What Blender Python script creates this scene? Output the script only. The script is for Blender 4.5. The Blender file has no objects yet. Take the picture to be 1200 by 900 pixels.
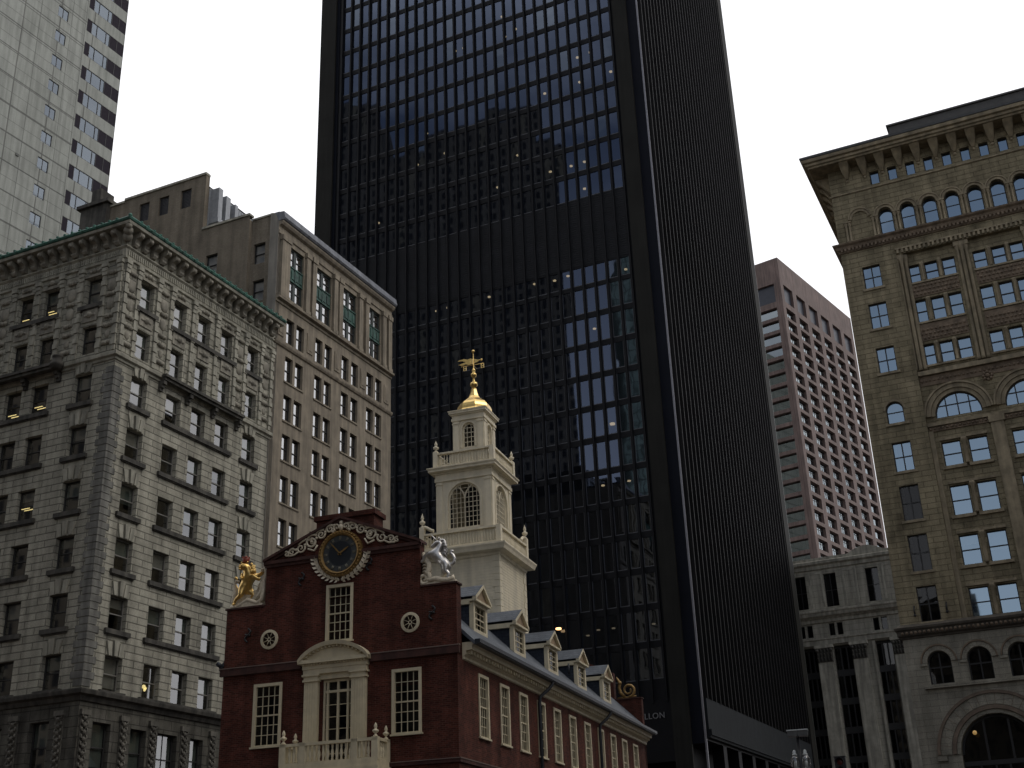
import bpy, bmesh, math, random
from math import sin, cos, pi, radians
from mathutils import Vector, Matrix

random.seed(7)
S = bpy.context.scene
COL = S.collection
ZO = 1.6                      # eye height above the pavement; heights below are measured from the eye

# ---------------------------------------------------------------- camera
cam = bpy.data.cameras.new('camera'); co = bpy.data.objects.new('camera', cam); COL.objects.link(co)
cam.sensor_width = 36.0; cam.lens = 1439.83 / 1200 * 36.0
cam.clip_start = 0.5; cam.clip_end = 6000
pit, rol = radians(23.4197), radians(-2.1764)
fw = Vector((0, cos(pit), sin(pit))); up0 = Vector((0, -sin(pit), cos(pit))); r0 = Vector((1, 0, 0))
rx = cos(rol) * r0 + sin(rol) * up0; ux = -sin(rol) * r0 + cos(rol) * up0
M = Matrix((rx, ux, -fw)).transposed().to_4x4(); M.translation = Vector((0, 0, ZO)); co.matrix_world = M
S.camera = co
# ---------------------------------------------------------------- world, sun, exposure
SUN_EL, SUN_AZ = radians(52), radians(112)        # azimuth clockwise from +Y
w = bpy.data.worlds.new('World'); S.world = w; w.use_nodes = True
nt = w.node_tree; nt.nodes.clear(); N = nt.nodes.new; LK = nt.links.new
out = N('ShaderNodeOutputWorld'); bg = N('ShaderNodeBackground'); sky = N('ShaderNodeTexSky')
sky.sky_type = 'NISHITA'; sky.sun_disc = False; sky.sun_elevation = SUN_EL; sky.sun_rotation = SUN_AZ
sky.air_density = 1.0; sky.dust_density = 3.0; sky.ozone_density = 1.0
tc = N('ShaderNodeTexCoord'); sep = N('ShaderNodeSeparateXYZ'); LK(tc.outputs['Generated'], sep.inputs[0])
# cloud deck: closed in front of the viewer (+Y), breaking up behind
mp = N('ShaderNodeMapping'); mp.inputs['Scale'].default_value = (1.0, 1.0, 2.2); LK(tc.outputs['Generated'], mp.inputs[0])
no = N('ShaderNodeTexNoise'); no.inputs['Scale'].default_value = 2.6; no.inputs['Detail'].default_value = 6; no.inputs['Roughness'].default_value = .55
LK(mp.outputs[0], no.inputs['Vector'])
my = N('ShaderNodeMath'); my.operation = 'MULTIPLY_ADD'; my.inputs[1].default_value = 1.1; my.inputs[2].default_value = .70
LK(sep.outputs['Y'], my.inputs[0])
mn = N('ShaderNodeMath'); mn.operation = 'MULTIPLY_ADD'; mn.inputs[1].default_value = 2.8; mn.inputs[2].default_value = -1.35
LK(no.outputs['Fac'], mn.inputs[0])
ma = N('ShaderNodeMath'); ma.operation = 'ADD'; ma.use_clamp = True; LK(my.outputs[0], ma.inputs[0]); LK(mn.outputs[0], ma.inputs[1])
hz = N('ShaderNodeMapRange'); hz.inputs[1].default_value = .1; hz.inputs[2].default_value = .62; hz.inputs[3].default_value = .75; hz.inputs[4].default_value = 0.0
LK(sep.outputs['Z'], hz.inputs[0]); mh = N('ShaderNodeMath'); mh.operation = 'MAXIMUM'; LK(ma.outputs[0], mh.inputs[0]); LK(hz.outputs[0], mh.inputs[1]); ma = mh
mz = N('ShaderNodeMapRange'); mz.inputs[1].default_value = 0.0; mz.inputs[2].default_value = 1.0; mz.inputs[3].default_value = 15.5; mz.inputs[4].default_value = 18.5
LK(sep.outputs['Z'], mz.inputs[0])
cc = N('ShaderNodeCombineColor'); LK(mz.outputs[0], cc.inputs[0]); LK(mz.outputs[0], cc.inputs[1])
mb_ = N('ShaderNodeMath'); mb_.operation = 'MULTIPLY'; mb_.inputs[1].default_value = 1.03; LK(mz.outputs[0], mb_.inputs[0]); LK(mb_.outputs[0], cc.inputs[2])
mx = N('ShaderNodeMix'); mx.data_type = 'RGBA'; LK(ma.outputs[0], mx.inputs['Factor']); LK(sky.outputs[0], mx.inputs[6]); LK(cc.outputs[0], mx.inputs[7])
LK(mx.outputs[2], bg.inputs['Color']); bg.inputs['Strength'].default_value = 0.085
LK(bg.outputs[0], out.inputs['Surface'])
sl = bpy.data.lights.new('sun', 'SUN'); so = bpy.data.objects.new('sun', sl); COL.objects.link(so)
sl.energy = 0.6; sl.angle = radians(25); sl.color = (1, .95, .88)
sd = Vector((sin(SUN_AZ) * cos(SUN_EL), cos(SUN_AZ) * cos(SUN_EL), sin(SUN_EL)))
so.rotation_euler = sd.to_track_quat('Z', 'Y').to_euler(); so.location = (60, -60, 120)
vs = S.view_settings; vs.view_transform = 'Standard'; vs.look = 'None'; vs.exposure = -0.22; vs.gamma = 1.0; vs.use_curve_mapping = False
S.render.engine = 'CYCLES'
S.cycles.max_bounces = 8; S.cycles.diffuse_bounces = 3; S.cycles.glossy_bounces = 4; S.cycles.transparent_max_bounces = 8

# ---------------------------------------------------------------- materials
MATS = {}
def mat(name, col, rough=.7, metal=0.0, noise=0.0, nscale=2.0, bump=0.0, bscale=40.0, spec=.5, streak=0.0, emit=None):
    if name in MATS: return MATS[name]
    m = bpy.data.materials.new(name); m.use_nodes = True; t = m.node_tree; n = t.nodes.new; l = t.links.new
    b = t.nodes['Principled BSDF']
    b.inputs['Base Color'].default_value = (*col, 1); b.inputs['Roughness'].default_value = rough; b.inputs['Metallic'].default_value = metal
    b.inputs['Specular IOR Level'].default_value = spec
    if emit:
        b.inputs['Emission Color'].default_value = (*emit[0], 1); b.inputs['Emission Strength'].default_value = emit[1]
    c = n('ShaderNodeTexCoord')
    if noise or streak:
        a = n('ShaderNodeTexNoise'); a.inputs['Scale'].default_value = nscale; a.inputs['Detail'].default_value = 5; a.inputs['Roughness'].default_value = .6
        l(c.outputs['Object'], a.inputs['Vector'])
        mr = n('ShaderNodeMapRange'); mr.inputs[1].default_value = .3; mr.inputs[2].default_value = .7; mr.inputs[3].default_value = 1 - noise; mr.inputs[4].default_value = 1 + noise
        l(a.outputs['Fac'], mr.inputs[0]); src = mr.outputs[0]
        if streak:
            mpp = n('ShaderNodeMapping'); mpp.inputs['Scale'].default_value = (1.6, 1.6, .12); l(c.outputs['Object'], mpp.inputs[0])
            a2 = n('ShaderNodeTexNoise'); a2.inputs['Scale'].default_value = 1.5; a2.inputs['Detail'].default_value = 4; l(mpp.outputs[0], a2.inputs['Vector'])
            m2 = n('ShaderNodeMapRange'); m2.inputs[1].default_value = .35; m2.inputs[2].default_value = .65; m2.inputs[3].default_value = 1 - streak; m2.inputs[4].default_value = 1 + streak * .4
            l(a2.outputs['Fac'], m2.inputs[0]); mm = n('ShaderNodeMath'); mm.operation = 'MULTIPLY'; l(src, mm.inputs[0]); l(m2.outputs[0], mm.inputs[1]); src = mm.outputs[0]
        v = n('ShaderNodeVectorMath'); v.operation = 'SCALE'; v.inputs[0].default_value = col; l(src, v.inputs['Scale']); l(v.outputs[0], b.inputs['Base Color'])
    if bump:
        a3 = n('ShaderNodeTexNoise'); a3.inputs['Scale'].default_value = bscale; a3.inputs['Detail'].default_value = 3; l(c.outputs['Object'], a3.inputs['Vector'])
        bp = n('ShaderNodeBump'); bp.inputs['Strength'].default_value = bump; bp.inputs['Distance'].default_value = .02; l(a3.outputs['Fac'], bp.inputs['Height']); l(bp.outputs[0], b.inputs['Normal'])
    MATS[name] = m; return m

def blocks(name, c1, c2, mortar, bw, bh, ms=.02, noise=.25, streak=.25, nscale=.5, rough=.85, bump=.6, off=.5, dist=.04, stain=None):
    """coursed masonry: stones/bricks laid in local (x+y, z), with weather stains of their own"""
    if name in MATS: return MATS[name]
    m = bpy.data.materials.new(name); m.use_nodes = True; t = m.node_tree; n = t.nodes.new; l = t.links.new
    b = t.nodes['Principled BSDF']; b.inputs['Roughness'].default_value = rough; b.inputs['Specular IOR Level'].default_value = .15
    c = n('ShaderNodeTexCoord'); s = n('ShaderNodeSeparateXYZ'); l(c.outputs['Object'], s.inputs[0])
    a = n('ShaderNodeMath'); a.operation = 'ADD'; l(s.outputs[0], a.inputs[0]); l(s.outputs[1], a.inputs[1])
    v = n('ShaderNodeCombineXYZ'); l(a.outputs[0], v.inputs[0]); l(s.outputs[2], v.inputs[1])
    k = n('ShaderNodeTexBrick'); k.inputs['Scale'].default_value = 1; k.inputs['Brick Width'].default_value = bw; k.inputs['Row Height'].default_value = bh
    k.inputs['Mortar Size'].default_value = ms; k.inputs['Mortar Smooth'].default_value = .3; k.inputs['Bias'].default_value = -.1
    k.inputs['Color1'].default_value = (*c1, 1); k.inputs['Color2'].default_value = (*c2, 1); k.inputs['Mortar'].default_value = (*mortar, 1); k.offset = off
    l(v.outputs[0], k.inputs['Vector'])
    x = n('ShaderNodeTexNoise'); x.inputs['Scale'].default_value = nscale; x.inputs['Detail'].default_value = 6; x.inputs['Roughness'].default_value = .65; l(c.outputs['Object'], x.inputs['Vector'])
    mr = n('ShaderNodeMapRange'); mr.inputs[1].default_value = .3; mr.inputs[2].default_value = .7; mr.inputs[3].default_value = 1 - noise; mr.inputs[4].default_value = 1 + noise; l(x.outputs['Fac'], mr.inputs[0])
    mpp = n('ShaderNodeMapping'); mpp.inputs['Scale'].default_value = (1.2, 1.2, .1); l(c.outputs['Object'], mpp.inputs[0])
    x2 = n('ShaderNodeTexNoise'); x2.inputs['Scale'].default_value = 1.3; x2.inputs['Detail'].default_value = 5; l(mpp.outputs[0], x2.inputs['Vector'])
    m2 = n('ShaderNodeMapRange'); m2.inputs[1].default_value = .35; m2.inputs[2].default_value = .6; m2.inputs[3].default_value = 1 - streak; m2.inputs[4].default_value = 1.05; l(x2.outputs['Fac'], m2.inputs[0])
    mm = n('ShaderNodeMath'); mm.operation = 'MULTIPLY'; l(mr.outputs[0], mm.inputs[0]); l(m2.outputs[0], mm.inputs[1])
    x3 = n('ShaderNodeTexNoise'); x3.inputs['Scale'].default_value = 14; x3.inputs['Detail'].default_value = 4; l(c.outputs['Object'], x3.inputs['Vector'])
    m3 = n('ShaderNodeMapRange'); m3.inputs[1].default_value = .3; m3.inputs[2].default_value = .7; m3.inputs[3].default_value = .82; m3.inputs[4].default_value = 1.18; l(x3.outputs['Fac'], m3.inputs[0])
    mq = n('ShaderNodeMath'); mq.operation = 'MULTIPLY'; l(mm.outputs[0], mq.inputs[0]); l(m3.outputs[0], mq.inputs[1])
    sc = n('ShaderNodeVectorMath'); sc.operation = 'SCALE'; l(k.outputs['Color'], sc.inputs[0]); l(mq.outputs[0], sc.inputs['Scale'])
    res = sc.outputs[0]
    if stain:      # soot patches with their own outline
        x4 = n('ShaderNodeTexNoise'); x4.inputs['Scale'].default_value = .32; x4.inputs['Detail'].default_value = 8; x4.inputs['Roughness'].default_value = .7; l(c.outputs['Object'], x4.inputs['Vector'])
        m4 = n('ShaderNodeMapRange'); m4.inputs[1].default_value = .52; m4.inputs[2].default_value = .66; l(x4.outputs['Fac'], m4.inputs[0])
        m5 = n('ShaderNodeMath'); m5.operation = 'MULTIPLY'; m5.inputs[1].default_value = stain[1]; l(m4.outputs[0], m5.inputs[0])
        mxx = n('ShaderNodeMix'); mxx.data_type = 'RGBA'; l(m5.outputs[0], mxx.inputs['Factor']); l(res, mxx.inputs[6]); mxx.inputs[7].default_value = (*stain[0], 1); res = mxx.outputs[2]
    l(res, b.inputs['Base Color'])
    ad = n('ShaderNodeMath'); ad.operation = 'MULTIPLY_ADD'; ad.inputs[1].default_value = -1.0; l(k.outputs['Fac'], ad.inputs[0])
    h2 = n('ShaderNodeMath'); h2.operation = 'MULTIPLY'; h2.inputs[1].default_value = .35; l(x3.outputs['Fac'], h2.inputs[0]); l(h2.outputs[0], ad.inputs[2])
    bp = n('ShaderNodeBump'); bp.inputs['Strength'].default_value = bump; bp.inputs['Distance'].default_value = dist; l(ad.outputs[0], bp.inputs['Height']); l(bp.outputs[0], b.inputs['Normal'])
    MATS[name] = m; return m

def glass(name, f0, tint=(1, 1, 1), thru=.35, wob=.06, wscale=.8, rough=.02, fmax=1.0):
    if name in MATS: return MATS[name]
    m = bpy.data.materials.new(name); m.use_nodes = True; t = m.node_tree; t.nodes.clear(); n = t.nodes.new; l = t.links.new
    o = n('ShaderNodeOutputMaterial'); g = n('ShaderNodeBsdfGlossy'); tr = n('ShaderNodeBsdfTransparent'); mxs = n('ShaderNodeMixShader')
    g.inputs['Roughness'].default_value = rough; g.inputs['Color'].default_value = (*tint, 1)
    tr.inputs['Color'].default_value = (thru, thru, thru * .98, 1)
    lw = n('ShaderNodeLayerWeight'); lw.inputs['Blend'].default_value = .5
    p = n('ShaderNodeMath'); p.operation = 'POWER'; p.inputs[1].default_value = 5; l(lw.outputs['Facing'], p.inputs[0])
    q = n('ShaderNodeMath'); q.operation = 'MULTIPLY_ADD'; q.inputs[1].default_value = fmax - f0; q.inputs[2].default_value = f0; l(p.outputs[0], q.inputs[0])
    c = n('ShaderNodeNewGeometry'); x = n('ShaderNodeTexNoise'); x.inputs['Scale'].default_value = wscale; x.inputs['Detail'].default_value = 0; l(c.outputs['Position'], x.inputs['Vector'])
    bp = n('ShaderNodeBump'); bp.inputs['Strength'].default_value = wob; bp.inputs['Distance'].default_value = .1; l(x.outputs['Fac'], bp.inputs['Height']); l(bp.outputs[0], g.inputs['Normal'])
    l(q.outputs[0], mxs.inputs[0]); l(tr.outputs[0], mxs.inputs[1]); l(g.outputs[0], mxs.inputs[2]); l(mxs.outputs[0], o.inputs['Surface'])
    MATS[name] = m; return m

cream = mat('cream_paint', (.60, .53, .365), .6, noise=.1, nscale=3, streak=.12, bump=.15, bscale=25)
towerpaint = mat('tower_cream_paint', (.70, .63, .465), .6, noise=.08, nscale=2, streak=.14, bump=.15, bscale=18)
ornament = mat('ornament_white', (.63, .555, .41), .6, noise=.15, nscale=9)
brick = blocks('old_red_brick', (.106, .030, .0195), (.050, .0145, .010), (.10, .06, .046), .23, .078, .009, noise=.38, streak=.35, nscale=.9, bump=.3, dist=.01)
brickdark = mat('dark_brick_ledge', (.058, .022, .016), .85, noise=.4, nscale=4, streak=.3)
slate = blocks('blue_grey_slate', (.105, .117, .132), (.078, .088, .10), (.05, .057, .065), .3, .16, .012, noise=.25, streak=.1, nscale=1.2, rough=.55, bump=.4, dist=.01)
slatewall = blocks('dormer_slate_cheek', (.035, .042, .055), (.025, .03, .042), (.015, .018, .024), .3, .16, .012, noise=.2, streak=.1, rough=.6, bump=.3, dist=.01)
gutterm = mat('dark_gutter', (.018, .022, .028), .45, noise=.2)
leadm = mat('lead_flashing', (.55, .57, .6), .25, metal=1.0, noise=.15)
gold = mat('gold_leaf', (.76, .53, .19), .28, metal=1.0, noise=.12, nscale=6, bump=.25, bscale=14)
goldstat = mat('gilded_statue', (.66, .44, .15), .3, metal=.95, noise=.25, nscale=7, bump=.3, bscale=20)
goldold = mat('tarnished_gilding', (.25, .155, .05), .5, metal=.5, noise=.3, nscale=9)
silver = mat('silver_statue', (.58, .56, .53), .36, metal=.9, noise=.25, nscale=7, bump=.3, bscale=20)
black = mat('black_iron', (.012, .012, .013), .5)
clockface = mat('clock_face', (.013, .018, .024), .4)
clockring = mat('clock_numeral_band', (.05, .056, .055), .5)
redp = mat('crimson_crown', (.25, .05, .025), .5)
ashlar = blocks('sooty_limestone', (.37, .355, .288), (.305, .294, .238), (.155, .149, .121), 1.7, .46, .04, noise=.18, streak=.30, nscale=.45, bump=.7, dist=.05, stain=((.075, .072, .062), .5))
ashtrim = mat('limestone_trim', (.32, .308, .248), .85, noise=.22, nscale=1.2, streak=.35, bump=.3, bscale=12)
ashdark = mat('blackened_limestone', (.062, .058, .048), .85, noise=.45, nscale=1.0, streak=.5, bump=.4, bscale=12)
carved = mat('carved_limestone', (.245, .228, .182), .85, noise=.3, nscale=1.6, streak=.35, bump=.5, bscale=7)
copper = mat('green_copper', (.035, .125, .09), .6, noise=.35, nscale=1.5, streak=.4, bump=.3, bscale=8)
copperdk = mat('bay_copper', (.018, .075, .055), .6, noise=.45, nscale=2.2, streak=.5, bump=.8, bscale=6)
tan = blocks('tan_brick', (.22, .19, .145), (.187, .161, .122), (.16, .138, .108), .25, .085, .01, noise=.22, streak=.3, nscale=.4, bump=.25, dist=.012)
tanstone = mat('tan_limestone', (.225, .192, .142), .85, noise=.22, nscale=.9, streak=.32, bump=.25, bscale=9)
palestone = mat('grey_limestone_pier', (.22, .205, .175), .85, noise=.2, nscale=.7, streak=.25, bump=.25, bscale=9)
zinc = mat('zinc_roof_edge', (.15, .16, .18), .45, noise=.3, nscale=2, streak=.35)
galv = mat('galvanised_sheet', (.33, .345, .36), .5, metal=.3, noise=.15, nscale=3, streak=.2)
conc = blocks('precast_concrete', (.33, .345, .315), (.305, .32, .29), (.17, .175, .16), 6.2, 4.4, .12, noise=.12, streak=.2, nscale=.25, bump=.5, off=0, dist=.08)
conctrim = mat('concrete_joint', (.12, .125, .115), .85, noise=.2)
darkpanel = mat('dark_spandrel_panel', (.045, .045, .05), .5, noise=.15)
dmetal = mat('black_anodised_metal', (.0078, .0082, .0098), .5, metal=.0, noise=.25, nscale=.3, streak=.2, spec=.15)
dfin = mat('black_mullion_metal', (.0058, .0062, .0074), .5, noise=.2, nscale=.4, spec=.15)
dcol = mat('dark_granite_corner', (.0155, .0155, .0135), .7, noise=.2, nscale=.3, streak=.2, spec=.12)
dnavy = mat('dark_navy_panel', (.006, .0074, .0125), .7, noise=.2, nscale=.3, spec=.1)
dstrip = mat('sky_glint_corner_strip', (.2, .2, .22), .4, metal=.5, noise=.1)  # paler metal paints the sky glint caught by the corner edge
dsoff = mat('tower_fascia_metal', (.015, .0175, .0195), .75, noise=.15, nscale=1, streak=.2, spec=.12)
pink = mat('pink_granite', (.155, .11, .096), .7, noise=.22, nscale=.25, streak=.35, bump=.2, bscale=5)
sand = blocks('brown_sandstone', (.275, .236, .153), (.232, .2, .13), (.15, .128, .084), 1.3, .42, .02, noise=.28, streak=.3, nscale=.5, bump=.9, dist=.06, stain=((.075, .062, .04), .55))
sandtrim = mat('brown_sandstone_trim', (.275, .23, .152), .85, noise=.3, nscale=1.2, streak=.3, bump=.4, bscale=10)
sanddark = mat('carved_sandstone', (.17, .128, .088), .85, noise=.4, nscale=2.0, bump=1.0, bscale=6)
sandlow = blocks('pale_granite_base', (.30, .282, .228), (.26, .245, .198), (.17, .16, .13), 1.15, .42, .016, noise=.22, streak=.25, nscale=.5, bump=.4, dist=.05)
hstone = blocks('grey_granite', (.31, .298, .25), (.275, .265, .22), (.18, .172, .142), 2.2, .9, .03, noise=.2, streak=.3, nscale=.3, bump=.5, dist=.04)
htrim = mat('grey_granite_trim', (.29, .28, .233), .85, noise=.25, nscale=.8, streak=.35)
inside = mat('dim_interior', (.02, .02, .019), .9)
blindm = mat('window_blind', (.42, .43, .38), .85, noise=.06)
blindg = mat('green_grey_blind', (.22, .27, .235), .85, noise=.1)
framedk = mat('dark_window_frame', (.03, .03, .028), .6)
framegr = mat('grey_sash_frame', (.16, .155, .135), .6, noise=.15)
framebr = mat('bronze_window_frame', (.012, .012, .012), .5)
gA = glass('old_sash_glass', .2, thru=.55, wob=.012)
gB = glass('bright_sash_glass', .42, thru=.35, wob=.01)
gG = glass('blue_coated_glass', .36, tint=(.60, .80, 1.0), thru=.3, wob=.012)
gO = glass('crown_glass', .035, thru=.45, wob=.03, wscale=2, fmax=.3)
gH = glass('dull_glass', .045, thru=.4, wob=.01)
gD = glass('bronze_tower_glass', .135, tint=(.60, .72, 1.0), thru=.22, wob=.012, wscale=.5)
gD2 = glass('bronze_tower_glass_wavy', .16, tint=(.68, .8, 1.0), thru=.2, wob=.03, wscale=.9)
gF = glass('light_office_glass', .26, tint=(.85, .95, 1.0), thru=.25, wob=.008)
gC = glass('hotel_glass', .2, tint=(.8, .9, 1.0), thru=.25, wob=.02)
lampwarm = mat('lit_ceiling_lamp', (.9, .8, .6), .5, emit=((1, .80, .50), 1.8))
lamporange = mat('lit_orange_lamp', (.9, .7, .5), .5, emit=((1, .56, .22), 3.2))
tube = mat('lit_fluorescent_tube', (.9, .8, .4), .5, emit=((1, .80, .34), 2.0))
acorn = glass('frosted_lamp_glass', .12, thru=.75, wob=.2, wscale=9, rough=.25)
acornw = mat('white_diffuser', (.55, .58, .56), .35)
asphalt = mat('asphalt', (.05, .05, .052), .85, noise=.2, nscale=1.5, bump=.3)
paving = blocks('dark_brick_paving', (.095, .075, .066), (.08, .064, .056), (.05, .046, .042), 1.2, .6, .01, noise=.15, streak=0, bump=.2)
paint = mat('road_paint', (.75, .74, .7), .7, noise=.15, nscale=6)

# ---------------------------------------------------------------- mesh builder
class MB:
    def __init__(s): s.v = []; s.f = []; s.m = []; s.sm = []; s.cut = []
    def nxt(s):
        """start a new separate piece (each becomes an object of its own in build_each)"""
        if not s.cut or s.cut[-1] != (len(s.v), len(s.f)): s.cut.append((len(s.v), len(s.f)))
    def face(s, pts, mi=0, sm=False):
        i = len(s.v); s.v += [tuple(p) for p in pts]; s.f.append(tuple(range(i, i + len(pts)))); s.m.append(mi); s.sm.append(sm)
    def box(s, x0, x1, y0, y1, z0, z1, mi=0):
        if x0 > x1: x0, x1 = x1, x0
        if y0 > y1: y0, y1 = y1, y0
        i = len(s.v)
        s.v += [(x0, y0, z0), (x1, y0, z0), (x1, y1, z0), (x0, y1, z0), (x0, y0, z1), (x1, y0, z1), (x1, y1, z1), (x0, y1, z1)]
        for q in ((0, 3, 2, 1), (4, 5, 6, 7), (0, 1, 5, 4), (1, 2, 6, 5), (2, 3, 7, 6), (3, 0, 4, 7)):
            s.f.append(tuple(i + k for k in q)); s.m.append(mi); s.sm.append(False)
    def loft(s, rings, closed=True, caps=False, mi=0, sm=False):
        i = len(s.v); n = len(rings[0])
        for r in rings: s.v += [tuple(p) for p in r]
        for a in range(len(rings) - 1):
            for b in range(n if closed else n - 1):
                c = (b + 1) % n
                s.f.append((i + a * n + b, i + a * n + c, i + (a + 1) * n + c, i + (a + 1) * n + b)); s.m.append(mi); s.sm.append(sm)
        if caps:
            s.f.append(tuple(i + k for k in reversed(range(n)))); s.m.append(mi); s.sm.append(False)
            s.f.append(tuple(i + (len(rings) - 1) * n + k for k in range(n))); s.m.append(mi); s.sm.append(False)
    def lathe(s, cx, cy, prof, n=12, mi=0, sm=True, rot=0.0):
        s.loft([[(cx + r * cos(rot + 2 * pi * k / n), cy + r * sin(rot + 2 * pi * k / n), z) for k in range(n)] for r, z in prof], True, True, mi, sm)
    def tube(s, pts, rad, n=6, mi=0, sm=True):
        pts = [Vector(p) for p in pts]; rings = []
        for k, p in enumerate(pts):
            d = (pts[min(k + 1, len(pts) - 1)] - pts[max(k - 1, 0)]); d.normalize()
            a = d.orthogonal() if k == 0 else (a - d * a.dot(d))
            if a.length < 1e-6: a = d.orthogonal()
            a.normalize(); b = d.cross(a); r = rad[k] if isinstance(rad, (list, tuple)) else rad
            rings.append([p + (a * cos(2 * pi * j / n) + b * sin(2 * pi * j / n)) * r for j in range(n)])
        s.loft(rings, True, True, mi, sm)
    def ball(s, c, r, n=10, mi=0, sq=(1, 1, 1)):
        rings = []
        for a in range(n // 2 + 1):
            t = -pi / 2 + pi * a / (n // 2); t = max(-pi / 2 + .02, min(pi / 2 - .02, t))
            rings.append([(c[0] + sq[0] * r * cos(t) * cos(2 * pi * k / n), c[1] + sq[1] * r * cos(t) * sin(2 * pi * k / n), c[2] + sq[2] * r * sin(t)) for k in range(n)])
        s.loft(rings, True, True, mi, True)
    def mesh(s, name, mats):
        me = bpy.data.meshes.new(name); me.from_pydata(s.v, [], s.f)
        for m in (mats if isinstance(mats, (list, tuple)) else [mats]): me.materials.append(m)
        me.polygons.foreach_set('material_index', s.m); me.polygons.foreach_set('use_smooth', s.sm); me.update()
        return me
    def build_each(s, name, mats, parent=None):
        cuts = [c for c in s.cut if c[1] < len(s.f)] + [(len(s.v), len(s.f))]
        if cuts[0][1] > 0: cuts.insert(0, (0, 0))
        res = []
        for (v0, f0), (v1, f1) in zip(cuts, cuts[1:]):
            t = MB(); t.v = s.v[v0:v1]; t.f = [tuple(i - v0 for i in f) for f in s.f[f0:f1]]; t.m = s.m[f0:f1]; t.sm = s.sm[f0:f1]
            res.append(t.build(name, mats, parent))
        return res
    def build(s, name, mats, parent=None, loc=None):
        o = bpy.data.objects.new(name, s.mesh(name, mats)); COL.objects.link(o)
        if parent: o.parent = parent
        if loc: o.location = loc
        return o

def tag(o, label=None, cat=None, group=None, kind=None):
    if label: o['label'] = label
    if cat: o['category'] = cat
    if group: o['group'] = group
    if kind: o['kind'] = kind
    return o
def empty(name, loc, rz=0.0, label=None, cat=None, group=None):
    e = bpy.data.objects.new(name, None); COL.objects.link(e); e.location = loc; e.rotation_euler = (0, 0, rz); e.empty_display_size = .5
    return tag(e, label, cat, group)
def link(name, me, parent, loc, rz=0.0):
    o = bpy.data.objects.new(name, me); COL.objects.link(o); o.parent = parent; o.location = loc; o.rotation_euler = (0, 0, rz); return o

# ---------------------------------------------------------------- facades
# face 'F': u to the viewer's left of the corner; 'R': u along the receding right face; 'G': u to the right of the corner. d = depth into the wall
def P(face, u, z, d=0.0):
    if face == 'F': return (-u, d, z + ZO)
    if face == 'R': return (-d, u, z + ZO)
    if face == 'G': return (u, d, z + ZO)
    if face == 'L': return (d, u, z + ZO)
def fbox(mb, face, u0, u1, z0, z1, d0, d1, mi=0):
    a = P(face, u0, z0, d0); b = P(face, u1, z1, d1); mb.box(a[0], b[0], a[1], b[1], a[2], b[2], mi)
def wall(mb, face, u0, u1, z0, z1, holes=(), d=0.0, rev=.35, mi=0, rmi=None):
    """a wall sheet with real openings and their reveals; holes (u0,u1,z0,z1[,'arch'])"""
    us = sorted({u0, u1} | {x for h in holes for x in h[:2] if u0 < x < u1}); zs = sorted({z0, z1} | {x for h in holes for x in h[2:4] if z0 < x < z1})
    rmi = mi if rmi is None else rmi
    for a, b in zip(us, us[1:]):
        run = None
        for c, e in zip(zs, zs[1:]):
            um, zm = (a + b) / 2, (c + e) / 2
            solid = not any(h[0] < um < h[1] and h[2] < zm < h[3] for h in holes)
            if solid:
                if run is None: run = [c, e]
                else: run[1] = e
            if (not solid or e == z1) and run:
                mb.face([P(face, a, run[0], d), P(face, b, run[0], d), P(face, b, run[1], d), P(face, a, run[1], d)], mi); run = None
    for h in holes:
        a, b, c, e = h[:4]; q = d + rev
        arch = len(h) > 4
        zs_ = e - (b - a) / 2 if arch else e
        mb.face([P(face, a, c, d), P(face, a, zs_, d), P(face, a, zs_, q), P(face, a, c, q)], rmi)
        mb.face([P(face, b, c, d), P(face, b, zs_, d), P(face, b, zs_, q), P(face, b, c, q)], rmi)
        mb.face([P(face, a, c, d), P(face, b, c, d), P(face, b, c, q), P(face, a, c, q)], rmi)
        if not arch: mb.face([P(face, a, e, d), P(face, b, e, d), P(face, b, e, q), P(face, a, e, q)], rmi)
        else:
            r = (b - a) / 2; cu = (a + b) / 2; K = 16
            ar = [(cu - r * cos(pi * k / K), zs_ + r * sin(pi * k / K)) for k in range(K + 1)]
            for k in range(K):
                (p, q1), (s, t) = ar[k], ar[k + 1]
                mb.face([P(face, p, q1, d), P(face, s, t, d), P(face, s, t, q), P(face, p, q1, q)], rmi)
                mb.face([P(face, p, q1, d), P(face, s, t, d), P(face, s, e, d), P(face, p, e, d)], mi)
def arcband(mb, face, cu, cz, r0, r1, d0, d1, a0=0.0, a1=pi, K=20, mi=0, ez=1.0):
    """a raised arch ring (archivolt)"""
    for k in range(K):
        t0 = a0 + (a1 - a0) * k / K; t1 = a0 + (a1 - a0) * (k + 1) / K
        q = lambda r, t, d: P(face, cu + r * cos(t), cz + ez * r * sin(t), d)
        mb.face([q(r0, t0, d0), q(r0, t1, d0), q(r1, t1, d0), q(r1, t0, d0)], mi)
        mb.face([q(r1, t0, d0), q(r1, t1, d0), q(r1, t1, d1), q(r1, t0, d1)], mi)
        mb.face([q(r0, t0, d0), q(r0, t1, d0), q(r0, t1, d1), q(r0, t0, d1)], mi)
    for t in (a0, a1):
        mb.face([q(r0, t, d0), q(r1, t, d0), q(r1, t, d1), q(r0, t, d1)], mi)
def molding(mb, path, prof, mi=0, closed=False, caps=True):
    """prof: (projection, z) pairs bottom to top; path(p) -> plan points at that projection"""
    rings = [[(x, y, z + ZO) for x, y in path(p)] for p, z in prof]
    mb.loft(rings, closed, False, mi)
    if caps and not closed:
        mb.face([r[0] for r in rings], mi); mb.face([r[-1] for r in rings], mi)
def corner_path(W, L):       # F + R faces, corner at 0,0
    return lambda p: [(-W, -p), (p, -p), (p, L)]
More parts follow.
